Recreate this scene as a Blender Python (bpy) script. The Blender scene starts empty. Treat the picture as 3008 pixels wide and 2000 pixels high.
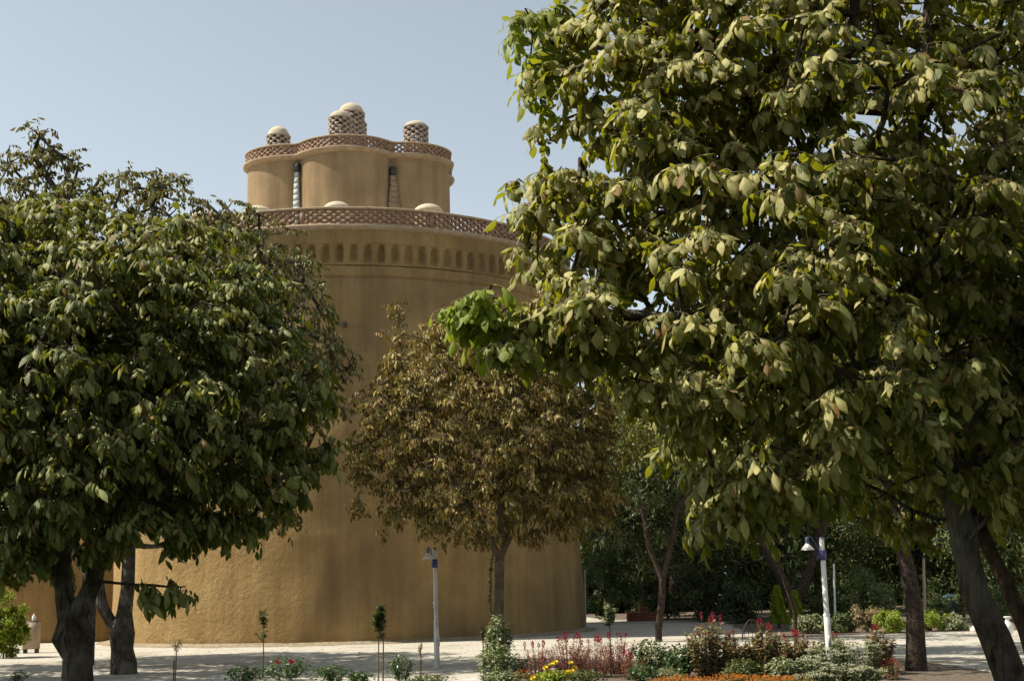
import bpy, math
import numpy as np
from mathutils import Matrix, Vector
sin, cos, pi, R_ = math.sin, math.cos, math.pi, math.radians
SC = bpy.context.scene
COL = SC.collection
rng = np.random.default_rng(7)

# ------------------------------------------------------------------ camera
F, CX, CY, EYE, PITCH, ROLL = 3900.0, 1504.0, 1000.0, 1.65, R_(10.43), 0.025
fwd = np.array([0, cos(PITCH), sin(PITCH)])
u0 = np.array([0, -sin(PITCH), cos(PITCH)]); r0 = np.array([1.0, 0, 0])
cr = r0*cos(ROLL) - u0*sin(ROLL); cu = u0*cos(ROLL) + r0*sin(ROLL)
cam = bpy.data.cameras.new('camera'); co = bpy.data.objects.new('camera', cam); COL.objects.link(co)
m = Matrix.Identity(4)
for i in range(3):
    m[i][0] = cr[i]; m[i][1] = cu[i]; m[i][2] = -fwd[i]
m[0][3], m[1][3], m[2][3] = 0, 0, EYE
co.matrix_world = m
cam.sensor_width = 36; cam.sensor_fit = 'HORIZONTAL'; cam.lens = F/3008*36
cam.clip_start = 0.1; cam.clip_end = 2000
SC.camera = co

# ------------------------------------------------------------------ world, sun, exposure
SUN_EL, SUN_BACK = R_(53), R_(0)
sd = Vector((-cos(SUN_EL)*cos(SUN_BACK), cos(SUN_EL)*sin(SUN_BACK), sin(SUN_EL)))
w = bpy.data.worlds.new('World'); SC.world = w; w.use_nodes = True
nt = w.node_tree; nt.nodes.clear()
sky = nt.nodes.new('ShaderNodeTexSky'); sky.sky_type = 'NISHITA'; sky.sun_disc = False
sky.sun_elevation = SUN_EL; sky.sun_rotation = math.atan2(sd.x, sd.y)
sky.air_density = 1.0; sky.dust_density = 3.0; sky.ozone_density = 0.4; sky.altitude = 1500
hs = nt.nodes.new('ShaderNodeHueSaturation'); hs.inputs['Saturation'].default_value = 0.42
bg = nt.nodes.new('ShaderNodeBackground'); bg.inputs[1].default_value = 0.122
wo = nt.nodes.new('ShaderNodeOutputWorld')
nt.links.new(sky.outputs[0], hs.inputs['Color']); tint = nt.nodes.new('ShaderNodeMix'); tint.data_type = 'RGBA'; tint.blend_type = 'MULTIPLY'; tint.inputs['Factor'].default_value = 1; tint.inputs[7].default_value = (.955, 1.0, .965, 1)
nt.links.new(hs.outputs[0], tint.inputs[6]); nt.links.new(tint.outputs[2], bg.inputs[0]); nt.links.new(bg.outputs[0], wo.inputs[0])
sl = bpy.data.lights.new('sun', 'SUN'); sl.energy = 5.0; sl.angle = R_(0.55); sl.color = (1, 0.93, 0.80)
so = bpy.data.objects.new('sun', sl); COL.objects.link(so)
so.rotation_euler = sd.to_track_quat('Z', 'Y').to_euler()
SC.view_settings.view_transform = 'Standard'; SC.view_settings.look = 'None'
SC.view_settings.exposure = 0.55; SC.view_settings.gamma = 1
SC.cycles.max_bounces = 6; SC.cycles.diffuse_bounces = 3; SC.cycles.transmission_bounces = 4
SC.cycles.use_adaptive_sampling = True

def at(x, y, Y):
    """the point at ground distance Y seen at photo pixel x, y"""
    d = fwd + cr*(x-CX)/F + cu*(CY-y)/F
    return np.array([0, 0, EYE]) + d*Y/d[1]

# ------------------------------------------------------------------ mesh helpers
class MB:
    def __init__(s): s.v = []; s.f = {3: [], 4: []}; s.n = 0; s.big = []
    def add(s, v, f):
        v = np.asarray(v, float).reshape(-1, 3); s.v.append(v)
        groups = {}
        for q in f: groups.setdefault(len(q), []).append(q)
        for k, q in groups.items():
            if k in (3, 4): s.f[k].append(np.asarray(q, np.int64) + s.n)
            else: s.big += [[i + s.n for i in t] for t in q]
        s.n += len(v)
    def addq(s, v, q):
        s.v.append(np.asarray(v, float).reshape(-1, 3)); s.f[4].append(np.asarray(q, np.int64) + s.n); s.n += len(s.v[-1])
    def mesh(s, name, smooth=False, attrs=None, uv=None):
        me = bpy.data.meshes.new(name)
        V = np.concatenate(s.v) if s.v else np.zeros((0, 3))
        loops = []; sizes = []
        for k in (4, 3):
            if s.f[k]:
                a = np.concatenate(s.f[k]); loops.append(a.ravel()); sizes.append(np.full(len(a), k))
        for b in s.big: loops.append(np.array(b)); sizes.append(np.array([len(b)]))
        L = np.concatenate(loops); Z = np.concatenate(sizes)
        me.vertices.add(len(V)); me.vertices.foreach_set('co', V.ravel().astype(np.float32))
        me.loops.add(len(L)); me.loops.foreach_set('vertex_index', L.astype(np.int32))
        me.polygons.add(len(Z)); me.polygons.foreach_set('loop_start', (np.cumsum(Z)-Z).astype(np.int32))
        if smooth: me.polygons.foreach_set('use_smooth', np.ones(len(Z), bool))
        if uv is not None:
            ul = me.uv_layers.new(name='UVMap'); ul.data.foreach_set('uv', uv.ravel().astype(np.float32))
        me.update(calc_edges=True)
        for k, a in (attrs or {}).items():
            at_ = me.attributes.new(k, 'FLOAT', 'FACE'); at_.data.foreach_set('value', a.astype(np.float32))
        return me
    def build(s, name, mat, parent=None, smooth=False, loc=None, ys=None, **kw):
        if ys: s.v = [v*[1, ys, 1] for v in s.v]
        me = s.mesh(name, smooth, **kw); me.materials.append(mat)
        o = bpy.data.objects.new(name, me); COL.objects.link(o)
        if parent: o.parent = parent
        if loc is not None: o.location = loc
        return o

def tag(o, label=None, cat=None, group=None, kind=None):
    if label: o['label'] = label
    if cat: o['category'] = cat
    if group: o['group'] = group
    if kind: o['kind'] = kind
    return o
def empty(name, loc, label, cat, group=None, rz=0):
    o = bpy.data.objects.new(name, None); o.empty_display_size = .3; COL.objects.link(o)
    o.location = [float(c) for c in loc]; o.rotation_euler = (0, 0, rz)
    return tag(o, label, cat, group)
def copy_tree(o, parent=None):
    c = o.copy(); COL.objects.link(c); c.parent = parent
    for ch in list(o.children): copy_tree(ch, c)
    return c

def box(mb, cx, cy, cz, sx, sy, sz, rz=0):
    v = np.array([[x, y, z] for z in (-.5, .5) for x, y in ((-.5, -.5), (.5, -.5), (.5, .5), (-.5, .5))])*[sx, sy, sz]
    c, s = cos(rz), sin(rz)
    v = np.stack([v[:, 0]*c - v[:, 1]*s, v[:, 0]*s + v[:, 1]*c, v[:, 2]], 1) + [cx, cy, cz]
    mb.add(v, [(3, 2, 1, 0), (4, 5, 6, 7), (0, 1, 5, 4), (1, 2, 6, 5), (2, 3, 7, 6), (3, 0, 4, 7)])

def tube(mb, pts, rad, n=8, cap=True, rough=0.0):
    pts = np.asarray(pts, float); k = len(pts); rad = np.broadcast_to(np.asarray(rad, float), (k,))
    t = np.gradient(pts, axis=0); t /= np.linalg.norm(t, axis=1)[:, None] + 1e-9
    ref = np.array([1.0, 0, 0]) if abs(t[0][0]) < .8 else np.array([0, 1.0, 0])
    a = np.linspace(0, 2*pi, n, endpoint=False); V = []
    for i in range(k):
        x = ref - t[i]*(ref@t[i]); x /= np.linalg.norm(x) + 1e-9; ref = x; y = np.cross(t[i], x)
        rr = rad[i]*(1 + rough*rng.uniform(-1, 1, n)) if rough else np.full(n, rad[i])
        V.append(pts[i] + (np.cos(a)*rr)[:, None]*x + (np.sin(a)*rr)[:, None]*y)
    V = np.concatenate(V)
    i = np.arange(k-1)[:, None]*n; j = np.arange(n)[None, :]; j2 = (j+1) % n
    q = np.stack([i+j, i+j2, i+n+j2, i+n+j], -1).reshape(-1, 4)
    mb.addq(V, q)
    if cap:
        c = V[-n:]; mb.add(c, [tuple(range(n))])
        c = V[:n]; mb.add(c, [tuple(range(n))[::-1]])

def lathe(mb, prof, n, c=(0, 0), rfun=None, cap_top=False, cap_bottom=False):
    """revolve (r, z) pairs; rfun(theta, r) may bend the outline"""
    a = np.linspace(0, 2*pi, n, endpoint=False); V = []
    for r, z in prof:
        rr = np.full(n, float(r)) if rfun is None else rfun(a, r)
        V.append(np.stack([c[0]+np.cos(a)*rr, c[1]+np.sin(a)*rr, np.full(n, float(z))], 1))
    V = np.concatenate(V); k = len(prof)
    i = np.arange(k-1)[:, None]*n; j = np.arange(n)[None, :]; j2 = (j+1) % n
    mb.addq(V, np.stack([i+j, i+j2, i+n+j2, i+n+j], -1).reshape(-1, 4))
    if cap_top: mb.add(V[-n:], [tuple(range(n))])
    if cap_bottom: mb.add(V[:n], [tuple(range(n))[::-1]])

# ------------------------------------------------------------------ materials
def newmat(name):
    m = bpy.data.materials.new(name); m.use_nodes = True
    nt = m.node_tree; nt.nodes.clear()
    return m, nt, nt.nodes, nt.links
def ramp(N, stops):
    r = N.new('ShaderNodeValToRGB'); e = r.color_ramp.elements
    while len(e) < len(stops): e.new(0.5)
    for x, (p, c) in zip(e, stops): x.position = p; x.color = (*c, 1)
    return r
def surf(name, c1, c2, scale=4, rough=.85, bump=.3, bscale=40, spots=None, detail=8, coords='Object', dist=.02, spec=.3, c3=None, s3=.6, weather=0, stretch=None):
    m, nt, N, L = newmat(name)
    tc = N.new('ShaderNodeTexCoord')
    n1 = N.new('ShaderNodeTexNoise'); n1.inputs['Scale'].default_value = scale; n1.inputs['Detail'].default_value = detail; n1.inputs['Roughness'].default_value = .62
    L.new(tc.outputs[coords], n1.inputs['Vector'])
    r = ramp(N, [(.35, c1), (.66, c2)]); L.new(n1.outputs['Fac'], r.inputs[0]); colr = r.outputs[0]
    if c3:
        n3 = N.new('ShaderNodeTexNoise'); n3.inputs['Scale'].default_value = s3; n3.inputs['Detail'].default_value = 6; L.new(tc.outputs[coords], n3.inputs['Vector'])
        r3 = ramp(N, [(.5, (0, 0, 0)), (.68, (1, 1, 1))]); L.new(n3.outputs['Fac'], r3.inputs[0])
        mx = N.new('ShaderNodeMix'); mx.data_type = 'RGBA'; L.new(r3.outputs[0], mx.inputs['Factor']); L.new(colr, mx.inputs[6]); mx.inputs[7].default_value = (*c3, 1); colr = mx.outputs[2]
    if weather:
        mp = N.new('ShaderNodeMapping'); mp.inputs['Scale'].default_value = (1.6, 1.6, .10); L.new(tc.outputs[coords], mp.inputs[0])
        n4 = N.new('ShaderNodeTexNoise'); n4.inputs['Scale'].default_value = 1.3; n4.inputs['Detail'].default_value = 7; n4.inputs['Roughness'].default_value = .65; L.new(mp.outputs[0], n4.inputs['Vector'])
        r4 = ramp(N, [(.40, (1, 1, 1)), (.68, (.66, .64, .62))]); L.new(n4.outputs['Fac'], r4.inputs[0])
        mx = N.new('ShaderNodeMix'); mx.data_type = 'RGBA'; mx.blend_type = 'MULTIPLY'; mx.inputs['Factor'].default_value = weather; L.new(colr, mx.inputs[6]); L.new(r4.outputs[0], mx.inputs[7]); colr = mx.outputs[2]
        n5 = N.new('ShaderNodeTexNoise'); n5.inputs['Scale'].default_value = 34; n5.inputs['Detail'].default_value = 2; L.new(tc.outputs[coords], n5.inputs['Vector'])
        r5 = ramp(N, [(.30, (.62, .58, .52)), (.40, (1, 1, 1)), (.62, (1, 1, 1)), (.72, (1.0, 1.0, 1.0))]); L.new(n5.outputs['Fac'], r5.inputs[0])
        mx = N.new('ShaderNodeMix'); mx.data_type = 'RGBA'; mx.blend_type = 'MULTIPLY'; mx.inputs['Factor'].default_value = weather; L.new(colr, mx.inputs[6]); L.new(r5.outputs[0], mx.inputs[7]); colr = mx.outputs[2]
    n2 = N.new('ShaderNodeTexNoise'); n2.inputs['Scale'].default_value = bscale; n2.inputs['Detail'].default_value = 9 if weather else 5; n2.inputs['Roughness'].default_value = .68 if weather else .5
    if stretch:
        mp2 = N.new('ShaderNodeMapping'); mp2.inputs['Scale'].default_value = (1, 1, stretch); L.new(tc.outputs[coords], mp2.inputs[0]); L.new(mp2.outputs[0], n2.inputs['Vector'])
    else: L.new(tc.outputs[coords], n2.inputs['Vector'])
    b = N.new('ShaderNodeBump'); b.inputs['Strength'].default_value = bump; b.inputs['Distance'].default_value = dist
    h = n2.outputs['Fac']
    if spots:
        v = N.new('ShaderNodeTexVoronoi'); v.inputs['Scale'].default_value = spots; L.new((mp2.outputs[0] if stretch else tc.outputs[coords]), v.inputs['Vector'])
        ad = N.new('ShaderNodeMath'); ad.operation = 'ADD'; L.new(h, ad.inputs[0]); L.new(v.outputs['Distance'], ad.inputs[1]); h = ad.outputs[0]
    L.new(h, b.inputs['Height'])
    p = N.new('ShaderNodeBsdfPrincipled'); p.inputs['Roughness'].default_value = rough; p.inputs['Specular IOR Level'].default_value = spec
    L.new(colr, p.inputs['Base Color']); L.new(b.outputs[0], p.inputs['Normal'])
    o = N.new('ShaderNodeOutputMaterial'); L.new(p.outputs[0], o.inputs[0])
    return m

def leafmat(name, top, dust, under, young=(.21, .265, .03), edge=(.22, .10, .03), trans=(.28, .32, .03), tfac=.30, vein=True, rough=.5, brown=.35, dry=(.20, .11, .035), dryf=.15, spec=.22):
    """top side (dusty patches, pale veins, brown rims), underside, light through the blade; face attributes rnd and young vary it"""
    m, nt, N, L = newmat(name)
    A = N.new('ShaderNodeAttribute'); A.attribute_name = 'rnd'
    Y = N.new('ShaderNodeAttribute'); Y.attribute_name = 'young'
    uv = N.new('ShaderNodeUVMap'); sep = N.new('ShaderNodeSeparateXYZ'); L.new(uv.outputs[0], sep.inputs[0])
    tc = N.new('ShaderNodeTexCoord')
    def mix(f, a, b, blend='MIX'):
        x = N.new('ShaderNodeMix'); x.data_type = 'RGBA'; x.blend_type = blend
        for s, v in (('Factor', f), (6, a), (7, b)):
            if hasattr(v, 'links'): L.new(v, x.inputs[s])
            elif isinstance(v, (int, float)): x.inputs[s].default_value = v
            else: x.inputs[s].default_value = (*v, 1)
        return x.outputs[2]
    def M(op, a, b=None, c=None):
        x = N.new('ShaderNodeMath'); x.operation = op
        for i, v in enumerate((a, b, c)):
            if v is None: continue
            if hasattr(v, 'links'): L.new(v, x.inputs[i])
            else: x.inputs[i].default_value = v
        return x.outputs[0]
    n = N.new('ShaderNodeTexNoise'); n.inputs['Scale'].default_value = 30; n.inputs['Detail'].default_value = 3; L.new(tc.outputs['Object'], n.inputs['Vector'])
    dr = ramp(N, [(.36, (0, 0, 0)), (.76, (1, 1, 1))]); L.new(M('ADD', M('MULTIPLY', A.outputs['Fac'], .75), M('MULTIPLY', n.outputs['Fac'], .35)), dr.inputs[0])
    c = mix(dr.outputs[0], top, dust)
    r2 = M('FRACT', M('MULTIPLY', A.outputs['Fac'], 7.13))
    c = mix(M('GREATER_THAN', r2, 1-dryf), c, dry)
    notyoung = M('SUBTRACT', 1.0, Y.outputs['Fac'])
    if vein:
        # brown rim and tip
        ex = M('ABSOLUTE', M('SUBTRACT', sep.outputs['X'], .5))
        e = M('ADD', M('MULTIPLY', ex, 1.1), M('MULTIPLY', M('POWER', sep.outputs['Y'], 3.0), .5))
        e = M('ADD', e, M('MULTIPLY', M('SUBTRACT', n.outputs['Fac'], .5), .6))
        e = M('ADD', e, M('MULTIPLY', M('SUBTRACT', r2, .5), .5))
        er = ramp(N, [(.62, (0, 0, 0)), (.74, (1, 1, 1))]); L.new(e, er.inputs[0])
        c = mix(M('MULTIPLY', M('MULTIPLY', er.outputs[0], notyoung), brown), c, edge)
        # pale veins
        vy = M('FRACT', M('ADD', M('MULTIPLY', sep.outputs['Y'], 9.0), M('MULTIPLY', ex, -5.0)))
        vv = M('MULTIPLY', M('LESS_THAN', vy, .14), .35)
        mid = M('LESS_THAN', ex, .045)
        c = mix(M('MINIMUM', M('ADD', vv, M('MULTIPLY', mid, .5)), .7), c, mix(.5, c, (.42, .42, .22)))
    c = mix(Y.outputs['Fac'], c, young)
    geo = N.new('ShaderNodeNewGeometry')
    cu_ = mix(Y.outputs['Fac'], under, tuple(.8*x for x in young))
    cc = mix(geo.outputs['Backfacing'], c, cu_)
    p = N.new('ShaderNodeBsdfPrincipled'); L.new(cc, p.inputs['Base Color']); p.inputs['Roughness'].default_value = rough; p.inputs['Specular IOR Level'].default_value = spec
    if vein:
        b = N.new('ShaderNodeBump'); b.inputs['Strength'].default_value = .5; b.inputs['Distance'].default_value = .004
        L.new(M('ADD', M('PINGPONG', M('MULTIPLY', vy, 1.0), .5), n.outputs['Fac']), b.inputs['Height']); L.new(b.outputs[0], p.inputs['Normal'])
    t = N.new('ShaderNodeBsdfTranslucent')
    L.new(mix(Y.outputs['Fac'], trans, (.42, .50, .03)), t.inputs['Color'])
    ms = N.new('ShaderNodeMixShader'); ms.inputs[0].default_value = tfac
    L.new(p.outputs[0], ms.inputs[1]); L.new(t.outputs[0], ms.inputs[2])
    o = N.new('ShaderNodeOutputMaterial'); L.new(ms.outputs[0], o.inputs[0])
    return m

MAT = {}
MAT['plaster'] = surf('mud_plaster', (.30, .198, .085), (.375, .258, .118), scale=.9, rough=1, bump=1.0, bscale=6.5, dist=.085, c3=(.24, .165, .085), s3=.35, spec=.05, weather=.8)
MAT['plaster2'] = surf('mud_plaster_fine', (.29, .205, .115), (.35, .25, .145), scale=1.6, rough=.95, bump=.5, bscale=14, dist=.03, c3=(.26, .185, .105), s3=.7, spec=.1, weather=.8)
MAT['cornice'] = surf('cornice_plaster', (.30, .22, .14), (.40, .31, .21), scale=5, rough=.95, bump=.5, bscale=20, dist=.03, spec=.1)
MAT['cap'] = surf('dome_plaster', (.46, .38, .27), (.56, .48, .36), scale=4, rough=.95, bump=.4, bscale=22, dist=.02, spec=.1)
MAT['brick'] = surf('fired_brick', (.23, .135, .09), (.34, .23, .16), scale=9, rough=.95, bump=.5, bscale=50, dist=.01, spec=.1)
MAT['brick_pale'] = surf('pale_brick', (.28, .22, .175), (.40, .33, .27), scale=9, rough=.95, bump=.5, bscale=50, dist=.01, spec=.1)
MAT['niche'] = surf('pale_panel', (.30, .33, .33), (.40, .42, .41), scale=3, rough=.8, bump=.3, bscale=9, c3=(.30, .30, .26), s3=1.5)
MAT['screen'] = surf('screen_lattice', (.22, .16, .10), (.33, .25, .17), scale=12, rough=.95, bump=.8, bscale=24, dist=.04)
MAT['gravel'] = surf('gravel', (.36, .33, .27), (.60, .56, .48), scale=15, rough=.95, bump=.9, bscale=45, dist=.02, spots=26, c3=(.37, .325, .25), s3=.7, spec=.1, detail=12)
MAT['added_lawn'] = surf('added_lawn', (.03, .045, .015), (.06, .08, .03), scale=9, rough=1, bump=1, bscale=40, dist=.05)
MAT['soil'] = surf('soil', (.09, .07, .05), (.17, .13, .09), scale=9, rough=1, bump=1, bscale=20, dist=.05)
MAT['footdirt'] = surf('foot_dirt', (.20, .15, .09), (.36, .30, .21), scale=8, rough=1, bump=1, bscale=24, dist=.04)
MAT['kerb'] = surf('kerb_concrete', (.52, .49, .43), (.64, .61, .54), scale=7, rough=.9, bump=.3, bscale=60)
MAT['bark'] = surf('bark', (.04, .031, .024), (.125, .10, .078), scale=6, rough=.95, bump=1, bscale=24, dist=.09, spots=20, c3=(.19, .17, .14), s3=2.2, spec=.1, stretch=.28)
MAT['bark_brown'] = surf('brown_bark', (.045, .03, .022), (.12, .08, .058), scale=9, rough=.95, bump=1, bscale=26, dist=.07, spots=22, spec=.1, stretch=.28)
MAT['bark_dark'] = surf('dark_bark', (.03, .022, .017), (.075, .055, .042), scale=9, rough=.95, bump=1, bscale=26, dist=.03, spec=.1)
MAT['bark_pale'] = surf('pale_bark', (.08, .062, .04), (.19, .155, .105), scale=6, rough=.95, bump=1, bscale=26, dist=.02, spec=.1)
MAT['twig'] = surf('twig', (.10, .07, .04), (.19, .14, .09), scale=9, rough=.9, bump=.3, bscale=60, spec=.1)
MAT['stem'] = surf('stem', (.10, .10, .04), (.17, .13, .06), scale=9, rough=.8, bump=.1)
MAT['redstem'] = surf('red_stem', (.20, .07, .05), (.28, .12, .07), scale=9, rough=.8, bump=.1)
MAT['white'] = surf('white_paint', (.68, .67, .62), (.80, .79, .75), scale=5, rough=.45, bump=.05, spec=.5, c3=(.55, .50, .42), s3=3)
MAT['greywhite'] = surf('weathered_paint', (.42, .40, .35), (.58, .55, .49), scale=8, rough=.55, bump=.1, spec=.4, c3=(.30, .24, .18), s3=4)
MAT['blue'] = surf('blue_paint', (.04, .042, .14), (.07, .072, .20), scale=6, rough=.4, bump=.05, spec=.5)
MAT['darkmetal'] = surf('dark_metal', (.03, .03, .035), (.06, .06, .07), scale=6, rough=.5, bump=.05)
MAT['bulb'] = surf('bulb_glass', (.75, .74, .68), (.8, .8, .75), rough=.2, bump=0, spec=.6)
MAT['tan'] = surf('tan_box', (.32, .24, .17), (.42, .32, .22), scale=3, rough=.7, bump=.1)
MAT['bin_blue'] = surf('bin_blue', (.015, .05, .08), (.025, .07, .10), scale=3, rough=.5, bump=.05)
MAT['redbrick'] = surf('red_brick', (.28, .11, .07), (.40, .18, .12), scale=7, rough=.9, bump=.5, bscale=40)
MAT['pipe'] = surf('pipe_metal', (.28, .26, .24), (.38, .36, .33), rough=.5, bump=.05, spec=.5)
def flat(name, c, c2=None, rough=.6): return surf(name, c, c2 or tuple(x*1.25 for x in c), scale=40, rough=rough, bump=.15, bscale=60)
MAT['rose'] = flat('rose_petal', (.60, .012, .015), (.75, .03, .03))
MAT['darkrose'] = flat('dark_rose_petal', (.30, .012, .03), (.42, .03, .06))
MAT['plume'] = flat('magenta_plume', (.26, .014, .045), (.42, .035, .085), .9)
MAT['plume_red'] = flat('crimson_plume', (.30, .03, .03), (.45, .08, .06), .9)
MAT['yellow'] = flat('yellow_petal', (.72, .52, .02), (.80, .65, .06))
MAT['orange'] = flat('orange_petal', (.50, .16, .02), (.62, .26, .03))
MAT['cream'] = flat('cream_floret', (.30, .31, .18), (.42, .42, .28), .9)

LM = {}
LM['near'] = leafmat('walnut_leaf_near', (.075, .092, .014), (.52, .47, .19), (.055, .08, .012), trans=(.46, .46, .02), tfac=.30, brown=.8, dryf=.04)
LM['left'] = leafmat('walnut_leaf', (.055, .085, .014), (.36, .36, .13), (.045, .065, .014), trans=(.32, .33, .02), tfac=.22, brown=.6, dryf=.05)
LM['far'] = leafmat('walnut_leaf_far', (.085, .09, .025), (.29, .27, .12), (.055, .06, .02), vein=False, trans=(.25, .22, .03), tfac=.22, dryf=.12, dry=(.20, .12, .045))
LM['brown'] = leafmat('walnut_leaf_brownish', (.12, .11, .022), (.42, .33, .11), (.07, .065, .016), vein=False, trans=(.28, .19, .03), tfac=.22, dryf=.2, dry=(.24, .13, .035))
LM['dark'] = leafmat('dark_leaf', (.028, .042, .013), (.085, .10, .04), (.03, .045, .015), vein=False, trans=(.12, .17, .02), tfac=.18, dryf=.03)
LM['mid'] = leafmat('shrub_leaf', (.045, .07, .018), (.14, .165, .07), (.04, .06, .018), vein=False, trans=(.16, .24, .02), tfac=.2, dryf=.05)
LM['light'] = leafmat('light_shrub_leaf', (.12, .15, .05), (.32, .34, .20), (.08, .11, .05), vein=False, trans=(.2, .25, .05), tfac=.2, dryf=.03)
LM['lime'] = leafmat('bright_leaf', (.14, .20, .02), (.26, .32, .04), (.09, .13, .02), vein=False, trans=(.4, .45, .03), tfac=.3, dryf=0)
LM['rosel'] = leafmat('rose_leaf', (.03, .06, .02), (.10, .16, .06), (.03, .05, .02), vein=False, trans=(.1, .2, .02), tfac=.15, dryf=.05, rough=.35)
LM['cel'] = leafmat('celosia_leaf', (.16, .14, .05), (.42, .36, .19), (.10, .09, .04), vein=False, trans=(.25, .2, .05), tfac=.2, dryf=.25, dry=(.25, .08, .05))
LM['celred'] = leafmat('red_celosia_leaf', (.17, .08, .045), (.35, .22, .13), (.12, .06, .04), vein=False, trans=(.3, .08, .04), tfac=.2, dryf=.25, dry=(.25, .035, .045))
LM['orangel'] = leafmat('orange_leaf', (.10, .11, .02), (.38, .20, .04), (.1, .09, .02), vein=False, trans=(.5, .2, .02), tfac=.2, dryf=.3, dry=(.15, .14, .03))
LM['sedum'] = leafmat('pale_green_leaf', (.08, .11, .045), (.22, .25, .14), (.07, .09, .045), vein=False, tfac=.1, dryf=0)

# ------------------------------------------------------------------ leaves
SUNV = np.array(sd)
def unit(a): return a/(np.linalg.norm(a, axis=-1, keepdims=True) + 1e-9)
def leaflets(P, A, Nn, Ln, W, curl, fold, seg=4, rnd=None, young=None, wav=.0, side=1):
    """one blade per row: base P, axis A, face normal Nn, length, width, curl (rad), fold; returns a mesh builder and attributes"""
    n = len(P); A = unit(A); Nn = unit(Nn - A*(A*Nn).sum(1, keepdims=True)); S = np.cross(A, Nn)
    u = np.linspace(0, 1, seg+1)
    prof = {1: [.5, .5], 2: [.12, 1.0, .05], 3: [.1, .95, .85, .03], 4: [.08, .8, 1, .72, .03], 5: [.08, .7, 1, .95, .6, .02]}[seg]
    cols = 3 if side else 2
    V = np.zeros((n, (seg+1)*cols, 3)); pos = P.copy(); du = 1/seg
    for i in range(seg+1):
        ang = curl*(u[i])
        d = A*np.cos(ang)[:, None] - Nn*np.sin(ang)[:, None]
        nn = Nn*np.cos(ang)[:, None] + A*np.sin(ang)[:, None]
        if i > 0: pos = pos + d*(Ln*du)[:, None]
        hw = W*prof[i]*.5
        for j, sgn in enumerate((-1, 0, 1) if side else (-1, 1)):
            q = pos + S*(sgn*hw)[:, None] + nn*((-fold*hw*abs(sgn)))[:, None]
            if wav and sgn: q = q + nn*(rng.normal(0, wav, n)*hw)[:, None]
            V[:, i*cols+j] = q
    f = []; uv = []
    us = (0, .5, 1) if side else (0, 1)
    for i in range(seg):
        for j in range(cols-1):
            a = i*cols+j; f.append((a, a+1, a+cols+1, a+cols))
            uv += [(us[j], u[i]), (us[j+1], u[i]), (us[j+1], u[i+1]), (us[j], u[i+1])]
    f = np.array(f)
    Q = (f[None] + (np.arange(n)*V.shape[1])[:, None, None]).reshape(-1, 4)
    rnd = rng.random(n) if rnd is None else rnd
    young = np.zeros(n) if young is None else young
    return V.reshape(-1, 3), Q, np.tile(np.array(uv), (n, 1)), np.repeat(rnd, len(f)), np.repeat(young, len(f))
def leaf_object(name, parts, mat, parent, loc=(0, 0, 0), smooth=False):
    mb = MB(); U = []; Rn = []; Yg = []
    for V, Q, uv, r, y in parts:
        mb.addq(V - np.array(loc), Q); U.append(uv); Rn.append(r); Yg.append(y)
    return mb.build(name, mat, parent, smooth=smooth, attrs={'rnd': np.concatenate(Rn), 'young': np.concatenate(Yg)}, uv=np.concatenate(U))

def compound(P, D, L, ll, lw, pairs=3, droop=.9, seg=4, young=None, side=1, wav=.12, hang=.75):
    """pinnate leaves: base P, direction D, rachis length L; returns blades and rachis polylines"""
    n = len(P); D = unit(D); up = np.array([0, 0, 1.0])
    S = unit(np.cross(D, up) + rng.normal(0, .05, (n, 3)))
    steps = 5; pos = P.copy(); path = [pos.copy()]; dirs = [D]
    dd = D.copy()
    for i in range(steps):
        dd = unit(dd - up*(droop/steps)*(.6+.8*rng.random((n, 1)))); pos = pos + dd*(L/steps)[:, None]; path.append(pos.copy()); dirs.append(dd)
    PP = []; AA = []; NN = []; LL = []; WW = []; ids = []
    base_rnd = rng.random(n)
    for k in range(pairs+1):
        f = 1.0 if k == pairs else .3 + .62*k/max(pairs-.3, 1)
        i = min(int(f*steps), steps-1); fr = f*steps-i
        p = path[i]*(1-fr) + path[i+1]*fr; d = dirs[min(i+1, steps)]
        N0 = unit(np.cross(S, d)); N0 = N0*np.sign(N0[:, 2:3]+1e-6)
        for sgn in ((0,) if k == pairs else (-1, 1)):
            a = d*(1.0 if sgn == 0 else .45) + S*sgn*.75 + np.array([0, 0, -hang])*(.1+1.3*rng.random((n, 1)))*(.6 if sgn == 0 else 1) + rng.normal(0, .26, (n, 3))
            nn = N0*.7 + S*sgn*.25 + SUNV*.75 + D*.5 + rng.normal(0, .36, (n, 3))
            sc = (1.15 if k == pairs else .72+.14*k)*(.65+.6*rng.random(n))
            keep = rng.random(n) > .06
            PP.append(p[keep]); AA.append(a[keep]); NN.append(nn[keep]); LL.append((ll*sc)[keep]); WW.append((lw*sc)[keep]); ids.append(np.where(keep)[0])
    ids = np.concatenate(ids); PP = np.concatenate(PP)
    N_ = len(PP)
    yr = None if young is None else young[ids]
    b = leaflets(PP, np.concatenate(AA), np.concatenate(NN), np.concatenate(LL), np.concatenate(WW),
                 rng.uniform(.15, 1.5, N_), rng.uniform(0, .95, N_), seg, rnd=np.clip(base_rnd[ids]*.7 + rng.random(N_)*.3, 0, 1), young=yr, wav=wav, side=side)
    return b, np.stack(path, 1)

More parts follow.
